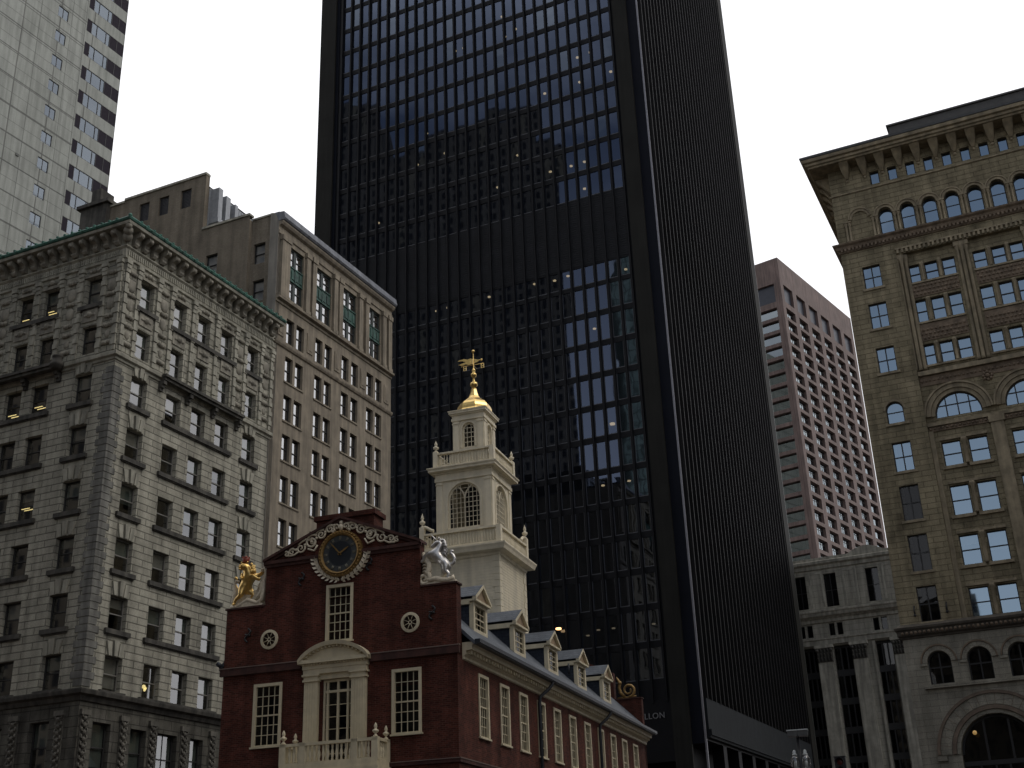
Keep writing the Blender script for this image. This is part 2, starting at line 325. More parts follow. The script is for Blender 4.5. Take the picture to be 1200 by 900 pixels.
def left_path(W, L):         # G face with its left return
    return lambda p: [(-p, L), (-p, -p), (W, -p)]
def ring_path(w_):
    return lambda p: [(-w_ - p, -w_ - p), (w_ + p, -w_ - p), (w_ + p, w_ + p), (-w_ - p, w_ + p)]
ROT = {'F': 0.0, 'G': 0.0, 'R': pi / 2, 'L': -pi / 2}

WM = {}
def win_meshes(w_, h, style, fm, gm):
    """frame and glass meshes centred on the sill, x along the wall, y inward"""
    key = (round(w_, 3), round(h, 3), style, fm.name, gm.name)
    if key in WM: return WM[key]
    f = MB(); g = MB(); t = .07; a = w_ / 2
    kind, nx, nz = style[0], style[1], style[2]
    bw = style[3] if len(style) > 3 else .03
    f.box(-a, -a + t, 0, .1, 0, h); f.box(a - t, a, 0, .1, 0, h); f.box(-a + t, a - t, 0, .1, 0, t); f.box(-a + t, a - t, 0, .1, h - t, h)
    if kind == 'sash':
        f.box(-a + t, a - t, -.02, .08, h * .5 - .035, h * .5 + .035)
    for k in range(1, nx): f.box(-a + t + (w_ - 2 * t) * k / nx - bw / 2, -a + t + (w_ - 2 * t) * k / nx + bw / 2, .015, .07, t, h - t)
    for k in range(1, nz):
        z = t + (h - 2 * t) * k / nz
        if kind == 'sash' and abs(z - h / 2) < .05: continue
        f.box(-a + t, a - t, .02, .065, z - bw / 2, z + bw / 2)
    g.face([(-a + t, .05, t), (a - t, .05, t), (a - t, .05, h - t), (-a + t, .05, h - t)])
    WM[key] = (f.mesh('window', fm), g.mesh('pane', gm)); return WM[key]
BLM = {}
def add_window(par, face, u0, u1, z0, z1, d, style, fm, gm, blind_sky_sheet=0.0, bm=None, label=None, jig=0.0):
    fme, gme = win_meshes(u1 - u0, z1 - z0, style, fm, gm)
    p = P(face, (u0 + u1) / 2, z0, d)
    o = link('window', fme, par, p, ROT[face]); g = link('pane', gme, o, (0, 0, 0))
    if jig: g.rotation_euler = (random.uniform(-jig, jig), 0, random.uniform(-jig, jig))
    if blind_sky_sheet > .02:
        b_ = round(blind_sky_sheet, 1) or .1; key = (round(u1 - u0, 2), round(z1 - z0, 2), b_, (bm or blindm).name)
        if key not in BLM:
            q = MB(); a = (u1 - u0) / 2 - .06; h = z1 - z0; q.box(-a, a, .14, .16, h - .05 - (h - .1) * b_, h - .05); BLM[key] = q.mesh('blind_sky_sheet', bm or blindm)
        link('blind_sky_sheet', BLM[key], o, (0, 0, 0))  # sheet behind the glass: blinds, and at a few windows painted sky reflection
    if label: o['label'] = label
    return o
def arch_window(par, face, u0, u1, z0, z1, d, fm, gm, nx=2, nz=2, bw=.05, name='window', tracery=None, half=1.0):
    """round-headed window; frame and glass in one mesh with bars"""
    f = MB(); g = MB(); r = (u1 - u0) / 2; h = z1 - z0; zs = h - r * half; t = .08
    K = 16
    arc = lambda rr: [(-rr * cos(pi * k / K), zs + rr * half * sin(pi * k / K)) for k in range(K + 1)]
    A, B = arc(r), arc(r - t)
    for k in range(K):
        f.face([(A[k][0], 0, A[k][1]), (A[k + 1][0], 0, A[k + 1][1]), (B[k + 1][0], 0, B[k + 1][1]), (B[k][0], 0, B[k][1])])
        f.face([(B[k][0], 0, B[k][1]), (B[k + 1][0], 0, B[k + 1][1]), (B[k + 1][0], .08, B[k + 1][1]), (B[k][0], .08, B[k][1])])
    f.box(-r, -r + t, 0, .08, 0, zs); f.box(r - t, r, 0, .08, 0, zs); f.box(-r + t, r - t, 0, .08, 0, t)
    top = lambda x: zs + half * math.sqrt(max(0, (r - t) ** 2 - x * x))
    for k in range(1, nx):
        x = -r + 2 * r * k / nx; wv = bw * (2 if (tracery and k * 2 == nx) else 1)
        f.box(x - wv / 2, x + wv / 2, .01, .06, t, (zs + .1) if tracery and k * 2 == nx else top(x))
    for k in range(1, nz):
        z = t + (h - t) * k / nz
        x = r - t if z < zs else math.sqrt(max(0, (r - t) ** 2 - ((z - zs) / half) ** 2))
        f.box(-x, x, .02, .055, z - bw / 2, z + bw / 2)
    if tracery:
        rr = r * .98
        for sgn in (-1, 1):
            pts = [(sgn * (r - rr * cos(a)) if False else sgn * (rr - rr * cos(a) * 1.0), .0, zs + rr * sin(a)) for a in [k * .98 / 8 for k in range(9)]]
            f.tube([(p[0], .03, p[2]) for p in pts], .045, 5)
    pts = [(-r + t, .05, t)] + [(x, .05, z) for x, z in B] + [(r - t, .05, t)]
    g.face(pts)
    o = f.build(name, fm, par, P(face, (u0 + u1) / 2, z0, d)); o.rotation_euler = (0, 0, ROT[face])
    g.build('pane', gm, o)
    return o

def bld(name, K, h, label, cat='building', group=None):
    return empty(name, (K[0], K[1], 0), -radians(h), label, cat, group)
def spiral(cx, cz, r, turns, a0, y, sgn=1, n=22, r1=.15):
    return [(cx + sgn * (r + (r1 * r - r) * k / n) * cos(a0 + turns * 2 * pi * k / n), y, cz + (r + (r1 * r - r) * k / n) * sin(a0 + turns * 2 * pi * k / n)) for k in range(n + 1)]

# ================================================================ ground (hidden below the frame, but the place stands on it)
def flat(name, mt, x0, x1, y0, y1, z, rz=0.0, loc=(0, 0)):
    m = MB(); m.face([(x0, y0, z), (x1, y0, z), (x1, y1, z), (x0, y1, z)]); o = m.build(name, mt, None, (loc[0], loc[1], 0)); o.rotation_euler = (0, 0, rz); return tag(o, kind='structure')
flat('ground', paving, -3000, 3000, -3000, 3000, -.12)
flat('road', asphalt, -9, 9, -60, 200, -.116, -radians(24), (10, 20))
m = MB(); m.box(-16, 6, -6, 60, -.13, 0); o = m.build('pavement', paving, None, (-2, 44, 0)); o.rotation_euler = (0, 0, -radians(18.3)); tag(o, kind='structure')
flat('road_marking', paint, -.08, .08, -40, 180, -.112, -radians(24), (10, 20))

# ================================================================ the old brick state house
OK_ = (-2.66602, 50.78751); OH = 18.312
osh = bld('brick_state_house', OK_, OH, 'old red brick hall with clock gable, dormers and cream tiered bell tower', 'building')
W, L = 11.0, 33.3
mb = MB()
fh = [(1.60, 2.94, 6.99, 9.62), (8.06, 9.44, 6.95, 9.58), (4.74, 6.12, 5.95, 9.48)]
wall(mb, 'F', 0, W, -ZO, 12.97, fh + [(4.78, 6.07, 11.08, 12.97)], 0, .22)
hc = (4.78, 6.07)
gp = [(1.65, 13.55), (1.65, 14.95), (5.42, 16.5), (9.1, 14.95), (9.1, 13.55)]
def gable(mb, d):
    f = lambda pts: mb.face([P('F', u, z, d) for u, z in pts])
    f([(1.65, 12.97), (4.78, 12.97), (4.78, 13.55), (1.65, 13.55)]); f([(6.07, 12.97), (9.1, 12.97), (9.1, 13.55), (6.07, 13.55)]); f(gp)
gable(mb, 0)
for a, b, c, e in ((4.78, 4.78, 12.97, 13.55), (6.07, 6.07, 12.97, 13.55)):
    mb.face([P('F', a, c, 0), P('F', a, e, 0), P('F', a, e, .22), P('F', a, c, .22)])
mb.face([P('F', 4.78, 13.55, 0), P('F', 6.07, 13.55, 0), P('F', 6.07, 13.55, .22), P('F', 4.78, 13.55, .22)])
# parapet back and sides
for pts in ([(0, 9), (0, 12.97), (W, 12.97), (W, 9)], [(1.65, 12.97), (1.65, 14.95), (5.42, 16.5), (9.1, 14.95), (9.1, 12.97)]):
    mb.face([P('F', u, z, .5) for u, z in pts])
for (a, b), (c, e) in zip([(0, 10), (0, 12.97), (1.65, 12.97), (1.65, 14.95), (5.42, 16.5), (9.1, 14.95), (9.1, 12.97), (W, 12.97)], [(0, 12.97), (1.65, 12.97), (1.65, 14.95), (5.42, 16.5), (9.1, 14.95), (9.1, 12.97), (W, 12.97), (W, 10)]):
    mb.face([P('F', a, b, 0), P('F', c, e, 0), P('F', c, e, .5), P('F', a, b, .5)])
sx = [2.36, 5.08, 7.72, 10.45, 13.05, 15.8, 18.65, 21.39, 24.12, 26.8, 29.55]
wall(mb, 'R', 0, L, -ZO, 10.45, [(x, x + 1.24, 6.96, 9.58) for x in sx], 0, .22)
# west gable and north wall
wg = [(0, -ZO), (0, 12.8), (1.78, 12.8), (1.78, 14.6), (5.5, 16.4), (9.2, 14.6), (9.2, 12.8), (W, 12.8), (W, -ZO)]
for d in (L - .5, L): mb.face([P('F', u, z, d) for u, z in wg])
for (a, b), (c, e) in zip(wg, wg[1:]): mb.face([P('F', a, b, L - .5), P('F', c, e, L - .5), P('F', c, e, L), P('F', a, b, L)])
mb.box(-W, -W + .3, .003, L - .003, 0, 10.4 + ZO)
mb.build('wall', brick, osh)
# brick ledges, copings
mb = MB()
for (a, b) in ((0, 3.93), (7.15, W)):
    mb.nxt(); fbox(mb, 'F', a - (.12 if a == 0 else 0), b + (.12 if b == W else 0), 10.04, 10.34, -.13, -.002)
mb.nxt(); fbox(mb, 'F', -.1, W + .1, 5.72, 5.86, -.09, -.002); fbox(mb, 'R', .003, L, 5.72, 5.86, -.09, -.002)
mb.nxt(); fbox(mb, 'F', 1.62, 9.14, 14.82, 14.97, -.16, -.003); fbox(mb, 'F', 1.62, 9.14, 14.68, 14.82, -.09, -.004)
def rake(mb, u0, z0, u1, z1, d0, d1, t):
    mb.loft([[P('F', u0, z0, d0), P('F', u0, z0, d1), P('F', u0, z0 + t, d1), P('F', u0, z0 + t, d0)], [P('F', u1, z1, d0), P('F', u1, z1, d1), P('F', u1, z1 + t, d1), P('F', u1, z1 + t, d0)]], True, True)
for a, b in ((1.55, 5.42), (9.2, 5.42)):
    mb.nxt(); rake(mb, a, 14.93, b, 16.50, -.2, .56, .12); rake(mb, a, 14.80, b, 16.37, -.1, -.004, .13)
for a, b in ((-.06, 1.62), (9.13, W + .06)): mb.nxt(); fbox(mb, 'F', a, b, 12.975, 13.05, -.07, .56)
for a, b in ((-.06, 1.75), (9.2, W + .06)): mb.nxt(); fbox(mb, 'F', a, b, 12.805, 12.87, L - .56, L + .06)
mb.build_each('coping', brickdark, osh)
mb = MB()
for (a, b) in ((0, 3.93), (7.15, W)): mb.nxt(); fbox(mb, 'F', a - (.14 if a == 0 else 0), b + (.14 if b == W else 0), 10.345, 10.39, -.15, -.003)
mb.nxt(); fbox(mb, 'F', -.12, W + .1, 5.862, 5.90, -.11, -.003); fbox(mb, 'R', .004, L, 5.862, 5.90, -.11, -.003)
mb.build_each('stone_ledge', mat('worn_ledge_stone', (.16, .115, .095), .8, noise=.2), osh)
# windows
def colonial(u0, u1, z0, z1, face, nx=4, nz=6, sill=True, reveal=.09, name='window'):
    f = MB(); g = MB(); a = (u1 - u0) / 2; h = z1 - z0; t = .13
    # broad architrave standing proud of the brick, sash set back
    f.box(-a, -a + t, -.045 - reveal, .02, 0, h); f.box(a - t, a, -.045 - reveal, .02, 0, h); f.box(-a + t, a - t, -.045 - reveal, .02, h - t, h)
    f.box(-a - .05, a + .05, -.1 - reveal, .02, -.075, -.002) if sill else None
    f.box(-a + t, a - t, -.06, .02, 0.0, .07)
    b0, b1 = .07, h - t; iw = a - t; mid = (b0 + b1) / 2
    f.box(-iw, iw, -.05, .03, mid - .03, mid + .03)
    for k in range(1, nx): x = -iw + 2 * iw * k / nx; f.box(x - .014, x + .014, -.03, .02, b0, b1)
    for k in range(1, nz):
        if k * 2 == nz: continue
        z = b0 + (b1 - b0) * k / nz; f.box(-iw, iw, -.028, .018, z - .014, z + .014)
    g.face([(-iw, .0, b0), (iw, .0, b0), (iw, .0, b1), (-iw, .0, b1)])
    return f, g
def place_col(face, u0, u1, z0, z1, cache={}, **k):
    key = (round(u1 - u0, 2), round(z1 - z0, 2))
    if key not in cache:
        f, g = colonial(u0, u1, z0, z1, face, **k); cache[key] = (f.mesh('window', cream), g.mesh('pane', gO))
    o = link('window', cache[key][0], osh, P(face, (u0 + u1) / 2, z0, .09), ROT[face]); link('pane', cache[key][1], o, (0, 0, 0)); return o
place_col('F', 1.60, 2.94, 6.99, 9.62); place_col('F', 8.06, 9.44, 6.95, 9.58); place_col('F', 4.78, 6.07, 11.08, 13.55)
for x in sx: place_col('R', x, x + 1.24, 6.96, 9.58)
for u, z in ((2.10, 11.52), (8.79, 11.47)):
    m = MB(); q = lambda r, t, y: (r * cos(t), y, r * sin(t)); K = 24
    for k in range(K):
        t0, t1 = 2 * pi * k / K, 2 * pi * (k + 1) / K
        m.face([q(.31, t0, -.07), q(.31, t1, -.07), q(.43, t1, -.05), q(.43, t0, -.05)]); m.face([q(.43, t0, -.05), q(.43, t1, -.05), q(.43, t1, -.002), q(.43, t0, -.002)]); m.face([q(.31, t0, -.07), q(.31, t1, -.07), q(.31, t1, -.003), q(.31, t0, -.003)])
        m.face([q(.05, t0, -.04), q(.05, t1, -.04), q(.085, t1, -.04), q(.085, t0, -.04)])
    for k in range(8):
        t = 2 * pi * k / 8 + pi / 8; m.tube([q(.07, t, -.03), q(.32, t, -.03)], .014, 4)
    o = m.build('round_window', cream, osh, P('F', u, z, 0))
    g = MB(); g.face([q(.32, 2 * pi * k / K, -.012) for k in range(K)]); g.build('pane', gO, o)
# dark room behind the openings
mb = MB(); mb.box(-W + 1.2, -1.2, 1.2, L - 1.2, 0, 11.5 + ZO); mb.build('interior', inside, osh)
# wall anchors (S shaped irons)
for u, z in ((4.03, 14.28), (7.30, 13.98), (1.09, 11.82), (9.86, 11.75)):
    m = MB(); pts = [(.13 * sin(2 * pi * k / 14) * (1 if k <= 7 else 1), -.05, .3 - .6 * k / 14) for k in range(15)]
    m.tube(pts, .045, 5); m.tube([(-.13, -.06, .05), (.13, -.06, -.02)], .04, 5); m.build('wall_anchor', black, osh, P('F', u, z, 0))
# roof
mb = MB(); ez, sl_ = 10.62, .955
for sgn in (0, 1):
    q = lambda v, u, dz=0: P('F', v if not sgn else W - v, ez + (v + .55) * sl_ + dz, u)
    mb.loft([[q(-.55, .5), q(5.5, .5), q(5.5, .5, -.18), q(-.55, .5, -.18)], [q(-.55, L - .5), q(5.5, L - .5), q(5.5, L - .5, -.18), q(-.55, L - .5, -.18)]], True, True)
roof = mb.build('roof', slate, osh)
# eaves cornice with dentils, gutter, downspouts
mb = MB()
prof = [(.004, 9.86), (.07, 9.9), (.07, 10.0), (.16, 10.08), (.16, 10.22), (.42, 10.25), (.42, 10.38), (.52, 10.5), (.52, 10.56), (.004, 10.56)]
mb.loft([[P('R', .55, z, -p) for p, z in prof], [P('R', L - .1, z, -p) for p, z in prof]], False, False); mb.face([P('R', .55, z, -p) for p, z in prof]); mb.face([P('R', L - .1, z, -p) for p, z in prof])
k = .75
while k < L - .3: fbox(mb, 'R', k, k + .13, 10.09, 10.235, -.33, -.165); k += .36
mb.build('cornice', cream, osh)
mb = MB(); fbox(mb, 'R', .56, L - .05, 10.5, 10.66, -.80, -.56); fbox(mb, 'R', .56, L - .05, 10.45, 10.5, -.74, -.53); mb.tube([P('F', W + .12, 10.50, .02), P('F', W + .3, 10.66, -.12)], .1, 8); mb.build('gutter', gutterm, osh)
for u in (11.0, 22.0):
    m = MB(); m.tube([P('R', u, 10.5, -.68), P('R', u, 10.35, -.66), P('R', u - .15, 10.1, -.5), P('R', u - .5, 9.72, -.16), P('R', u - .5, 9.4, -.12), P('R', u - .5, -ZO, -.12)], .085, 8); m.build('downspout', gutterm, osh)
m = MB()
for a, b in ((9.4, 11.2), (26.0, 28.9), (29.3, 33.0)):
    m.nxt()
    q = lambda v, u: P('R', u, ez + (v + .55) * sl_ + .022, v)
    m.face([q(-.42, a), q(-.42, b), q(-.22, b), q(-.22, a)])
m.build_each('eaves_flashing', leadm, osh)
# dormers
for i in range(5):
    c = 4.36 + 5.46 * i
    dm = MB(); z1, zp = 13.0, 13.82; vf = .6; hw = .86
    roofz = lambda v: ez + (v + .55) * sl_
    vb = (z1 - ez) / sl_ - .55
    for s_ in (-1, 1):      # cheeks
        u = c + s_ * hw
        dm.face([P('R', u, roofz(vf) - .1, vf), P('R', u, z1, vf), P('R', u, z1, vb + .1), P('R', u, roofz(vf) - .1, vf + .1)], 0)
    dm.face([P('R', c - hw, z1 - .01, vf + .05), P('R', c + hw, z1 - .01, vf + .05), P('R', c + hw, z1 - .01, vb + .1), P('R', c - hw, z1 - .01, vb + .1)])
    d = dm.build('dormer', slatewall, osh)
    fr = MB()               # cream front, pediment and eaves
    fbox(fr, 'R', c - hw - .02, c - hw + .2, roofz(vf) - .12, z1, vf - .05, vf + .16); fbox(fr, 'R', c + hw - .2, c + hw + .02, roofz(vf) - .12, z1, vf - .05, vf + .16)
    fbox(fr, 'R', c - hw + .2, c + hw - .2, z1 - .14, z1, vf - .05, vf + .16); fbox(fr, 'R', c - hw + .2, c + hw - .2, roofz(vf) - .1, roofz(vf) + .1, vf - .05, vf + .16)
    fbox(fr, 'R', c - hw - .14, c + hw + .14, z1 + .003, z1 + .1, vf - .22, vf + .1)
    for s_ in (-1, 1): fbox(fr, 'R', c + s_ * (hw + .0), c + s_ * (hw + .15), z1 - .13, z1 + .1, vf + .1, vb + .3)
    for s_ in (-1, 1):
        a = [P('R', c + s_ * (hw + .16), z1 + .06, vf - .24), P('R', c + s_ * (hw + .16), z1 + .2, vf - .24), P('R', c + s_ * (hw + .16), z1 + .2, vf - .05), P('R', c + s_ * (hw + .16), z1 + .06, vf - .05)]
        b = [P('R', c, zp - .06, vf - .24), P('R', c, zp + .08, vf - .24), P('R', c, zp + .08, vf - .05), P('R', c, zp - .06, vf - .05)]
        fr.loft([a, b], True, True)
    fr.build('dormer_front', cream, d)
    tp = MB(); tp.face([P('R', c - hw - .14, z1 + .1, vf - .1), P('R', c + hw + .14, z1 + .1, vf - .1), P('R', c, zp, vf - .1)]); tp.build('pediment', mat('weathered_wood', (.30, .22, .14), .75, noise=.25, nscale=4), d)
    rf = MB(); vp_ = (zp - ez) / sl_ - .55
    for s_ in (-1, 1):
        rf.face([P('R', c + s_ * (hw + .18), z1 + .21, vf - .22), P('R', c, zp + .1, vf - .22), P('R', c, zp + .1, vp_ + .1), P('R', c + s_ * (hw + .18), z1 + .21, vb + .3)])
    rf.build('dormer_roof', slate, d)
    f = MB(); g = MB(); iw = hw - .2; h0 = roofz(vf) + .1; h1 = z1 - .14
    for kx in range(1, 3): x = c - iw + 2 * iw * kx / 3; fbox(f, 'R', x - .016, x + .016, h0, h1, vf + .04, vf + .08)
    for kz in range(1, 4):
        z = h0 + (h1 - h0) * kz / 4; tt = .03 if kz == 2 else .015; fbox(f, 'R', c - iw, c + iw, z - tt, z + tt, vf + .035, vf + .085)
    wv = f.build('window', cream, d)
    g.face([P('R', c - iw, h0, vf + .06), P('R', c + iw, h0, vf + .06), P('R', c + iw, h1, vf + .06), P('R', c - iw, h1, vf + .06)]); g.build('pane', gO, wv)
# brick chimney just behind the clock gable
mb = MB(); fbox(mb, 'F', 4.55, 7.45, 15.0, 17.05, 1.5, 2.5); fbox(mb, 'F', 4.45, 7.55, 17.05, 17.28, 1.4, 2.6); mb.build('chimney', brick, osh)
m = MB(); m.tube([P('R', 19.4, 12.3, .9), P('R', 19.4, 12.9, .9)], .06, 6); m.build('vent_pipe', gutterm, osh)
# ---- door, its surround and the balcony
mb = MB()
for a, b in ((4.06, 4.72), (6.28, 6.92)):
    fbox(mb, 'F', a, b, 5.95, 9.42, -.2, -.002); fbox(mb, 'F', a - .06, b + .06, 9.42, 9.5, -.26, -.002); fbox(mb, 'F', a - .02, b + .02, 9.5, 9.64, -.23, -.002); fbox(mb, 'F', a - .09, b + .09, 9.64, 9.72, -.29, -.002)
    fbox(mb, 'F', a - .05, b + .05, 5.9, 6.3, -.25, -.003)
    for k in range(5): x = a + .09 + (b - a - .18) * k / 4; fbox(mb, 'F', x - .02, x + .02, 6.4, 9.36, -.215, -.2)
fbox(mb, 'F', 4.72, 6.28, 9.49, 9.72, -.12, -.003)
fbox(mb, 'F', 4.02, 6.96, 9.722, 9.93, -.25, -.002); fbox(mb, 'F', 3.98, 7.0, 9.93, 10.16, -.28, -.004); fbox(mb, 'F', 3.86, 7.14, 10.16, 10.3, -.44, -.003)
for k in range(22): fbox(mb, 'F', 4.02 + .137 * k, 4.09 + .137 * k, 10.09, 10.158, -.36, -.281)
K = 18; arc = [(3.86 + 3.28 * k / K, 10.3 + .72 * (1 - ((k / K - .5) * 2) ** 2) ** .8) for k in range(K + 1)]
mb.face([P('F', u, z, -.27) for u, z in arc])
for (a, b), (c, e) in zip(arc, arc[1:]):
    r_ = lambda u, z: [P('F', u, z - .15, -.46), P('F', u, z + .02, -.5), P('F', u, z + .02, -.002), P('F', u, z - .15, -.002)]
    mb.loft([r_(a, b), r_(c, e)], True, True)
for k in range(1, K):
    u, z = arc[k]; fbox(mb, 'F', u - .035, u + .035, z - .24, z - .14, -.4, -.28)
mb.build('door_surround', cream, osh)
f = MB(); g = MB()
for u in (4.74, 4.94, 5.4, 5.88, 6.04): fbox(f, 'F', u, u + .09, 5.95, 9.48, .05, .2)
for z in (9.38, 8.93): fbox(f, 'F', 4.74, 6.12, z, z + .1, .045, .19)
for k in range(1, 6):
    z = 5.95 + 2.98 * k / 6; fbox(f, 'F', 4.8, 6.1, z - .012, z + .012, .1, .15)
dr = f.build('balcony_door', cream, osh)
fbox(g, 'F', 4.75, 6.11, 5.95, 9.47, .14, .15); g.build('pane', gO, dr)
mb = MB(); u0, u1, pj = 3.02, 7.36, 1.2
fbox(mb, 'F', u0 - .08, u1 + .08, 5.55, 5.70, -pj - .14, -.002); fbox(mb, 'F', u0 - .02, u1 + .02, 5.70, 5.92, -pj - .08, -.003); fbox(mb, 'F', u0 + .1, u1 - .1, 5.38, 5.55, -pj, -.004)
for a, b, c, e in ((u0, u1, -pj - .05, -pj + .11), (u0, u0 + .16, -pj + .11, -.1), (u1 - .16, u1, -pj + .11, -.1)):
    fbox(mb, 'F', a, b, 5.92, 6.02, c, e); fbox(mb, 'F', a - .02, b + .02, 6.66, 6.78, c - .02, e)
for u in (u0 + .1, u1 - .1, u0 + 1.0, u1 - 1.0):
    fbox(mb, 'F', u - .14, u + .14, 5.922, 6.80, -pj - .07, -pj + .13)
for u in (u0 + .1, u1 - .1): fbox(mb, 'F', u - .12, u + .12, 5.923, 6.80, -.3, -.004)
bal = mb.build('balcony', cream, osh)
bp = [(.045, 0), (.06, .04), (.04, .09), (.075, .25), (.06, .36), (.035, .46), (.05, .54), (.045, .64)]
b1 = MB(); b1.lathe(0, 0, bp, 8); bme = b1.mesh('baluster', cream)
us = [u0 + .1 + .3 + .2 * k for k in range(3)] + [u0 + 1.2 + .2 * k for k in range(11)] + [u1 - .4 - .2 * k for k in range(3)]
for u in us: link('baluster', bme, bal, P('F', u, 6.02, -pj + .03))
for d in (-.95, -.72, -.5):
    for u in (u0 + .08, u1 - .08): link('baluster', bme, bal, P('F', u, 6.02, d))
fp = [(.09, 0), (.09, .05), (.04, .08), (.04, .12), (.13, .2), (.13, .25), (.06, .29), (.05, .33), (.075, .4), (.05, .48), (.01, .55)]
f1 = MB(); f1.lathe(0, 0, fp, 10); fme = f1.mesh('finial', cream)
for u, d in ((u0 + .1, -pj + .03), (u1 - .1, -pj + .03), (u0 + .1, -.17), (u1 - .1, -.17)): link('finial', fme, bal, P('F', u, 6.80, d))
# ---- gable clock with its scrolls and laurel
cu, cz = 5.38, 14.88
q = lambda r, t, y: (r * sin(t), y, r * cos(t))
def disc_ring(m, r0, r1, y0, y1, n=48, mi=0):
    for k in range(n):
        t0, t1 = 2 * pi * k / n, 2 * pi * (k + 1) / n
        m.face([q(r0, t0, y0), q(r0, t1, y0), q(r1, t1, y1), q(r1, t0, y1)], mi)
m = MB(); m.lathe(0, 0, [(.001, 0)] * 2, 3)
m = MB(); K = 48
m.face([q(.56, 2 * pi * k / K, -.17) for k in range(K)], 0); disc_ring(m, .56, .82, -.172, -.172, 48, 1); disc_ring(m, 1.02, 1.02, -.002, -.2, 48, 0)
ck = m.build('clock', [clockface, clockring], osh, P('F', cu, cz, 0))
m = MB(); disc_ring(m, .81, .84, -.16, -.24); disc_ring(m, .84, .9, -.24, -.27); disc_ring(m, .9, .93, -.27, -.2); disc_ring(m, .93, 1.04, -.2, -.2); disc_ring(m, 1.04, 1.06, -.2, -.002)
for k in range(40):
    t = 2 * pi * k / 40; m.ball(q(.98, t, -.21), .05, 6)
m.build('clock_rim', goldold, ck)
m = MB()
for k in range(12):
    t = 2 * pi * k / 12; m.nxt()
    for j in (-1, 0, 1):
        tt = t + j * .055; m.tube([q(.61, tt, -.185), q(.78, tt, -.185)], .014, 4)
m.build_each('numeral', mat('faded_numerals', (.20, .19, .14), .5), ck)
def hand(name, t, L_, wd):
    m = MB(); c_, s_ = cos(t), sin(t)
    pt = lambda a, b: (a * c_ + b * s_, -.215, -a * s_ + b * c_)
    pts = [pt(-wd, -.1), pt(wd, -.1), pt(wd * .8, L_ * .7), pt(0, L_), pt(-wd * .8, L_ * .7)]
    m.face(pts); m.face([(x, y + .03, z) for x, y, z in pts]); m.ball((0, -.21, 0), .06, 8); m.build(name, goldold, ck)
hand('hour_hand', radians(57), .5, .04); hand('minute_hand', radians(318), .74, .03)
m = MB()
for s_ in (1, -1):
    Q = lambda x, z: (s_ * x, z)
    def sp(x, z, r, turns, a0, rad=.05):
        m.tube([(s_ * a, b, c) for a, b, c in spiral(x, z, r, turns, a0, -.1, 1, 26, .12)], [rad * (1 - .35 * k / 26) for k in range(27)], 6)
    sp(.22, 1.24, .17, 1.3, -1.2); sp(.55, 1.2, .2, -1.4, 2.2); sp(.98, 1.0, .21, 1.4, 2.6); sp(1.42, .72, .34, -1.5, 2.3, .055); sp(1.42, .72, .2, 1.2, .3, .04); sp(1.98, .5, .24, 1.4, 2.4); sp(2.42, .38, .16, -1.3, 2.6); sp(2.68, .30, .13, 1.2, 1.0)
    for (x0_, z0_, x1_, z1_, x2_, z2_) in ((.3, 1.36, .62, 1.34, .82, 1.12), (.85, 1.2, 1.1, 1.2, 1.3, 1.0), (1.15, .55, 1.3, .3, 1.62, .42), (1.7, .9, 1.95, .78, 2.1, .66), (2.1, .34, 2.3, .22, 2.6, .2)):
        m.tube([(s_ * x0_, -.1, z0_), (s_ * x1_, -.1, z1_), (s_ * x2_, -.1, z2_)], .045, 6)
    for x, z in ((.4, 1.05), (.78, 1.08), (1.2, .86), (1.75, .62), (2.2, .45), (1.42, .72)): m.ball((s_ * x, -.1, z), .07, 8)
m.ball((0, -.1, 1.42), .1, 8); m.ball((0, -.1, 1.22), .12, 8, 0, (1, 1, 1.4))
m.build('clock_scroll', ornament, ck)
m = MB()
for s_ in (1, -1):
    pts = [(s_ * 1.3 * sin(a), -.1, -1.22 * cos(a) + .08) for a in [.06 + 1.3 * k / 8 for k in range(9)]]
    m.tube(pts, .03, 5)
    for k, p_ in enumerate(pts):
        for o_ in (-1, 1):
            a = .06 + 1.3 * k / 8; dx, dz = s_ * cos(a), sin(a); nx_, nz_ = s_ * sin(a) * o_, -cos(a) * o_
            e = Vector((p_[0] + dx * .2 + nx_ * .17, -.14, p_[2] + dz * .2 + nz_ * .17)); b = Vector(p_); md = (e + b) / 2
            sd_ = Vector((dz * o_, 0, -dx * o_)).normalized() if False else Vector((-(e - b).z, 0, (e - b).x)).normalized() * .075
            m.face([b, md + sd_ + Vector((0, -.05, 0)), e, md - sd_ + Vector((0, .03, 0))])
    m.ball((s_ * .1, -.1, -1.15), .07, 8)
m.build('laurel_garland', ornament, ck)
# ---- gilded west-end scroll on the far shoulder
# ---- bell tower
UC, VC = 17.06, 5.5
def tx(z): return .02 * max(0, z - 18)
def tw(m, name, mt, par, dz=0): return m.build(name, mt, par)
tc_ = lambda z: (-VC + tx(z), UC, 0)
def tbox(m, x0, x1, y0, y1, z0, z1): m.box(x0, x1, y0, y1, z0 + ZO, z1 + ZO)
w1 = 2.28
m = MB(); m.box(-w1, w1, -w1, w1, 12 + ZO, 18.45 + ZO)
tower = m.build('bell_tower', towerpaint, osh, tc_(18))
m = MB()
for cx_, cy_ in ((-1, -1), (1, -1), (1, 1), (-1, 1)):
    m.nxt()
    for k in range(16):
        z = 12.6 + k * .36; a = .42 if k % 2 else .28; b = .28 if k % 2 else .42
        x0_, x1_ = sorted((cx_ * (w1 + .035), cx_ * (w1 - a))); y0_, y1_ = sorted((cy_ * (w1 + .035), cy_ * (w1 - b))); tbox(m, x0_, x1_, y0_, y1_, z, z + .33)
m.build_each('quoin', towerpaint, tower)
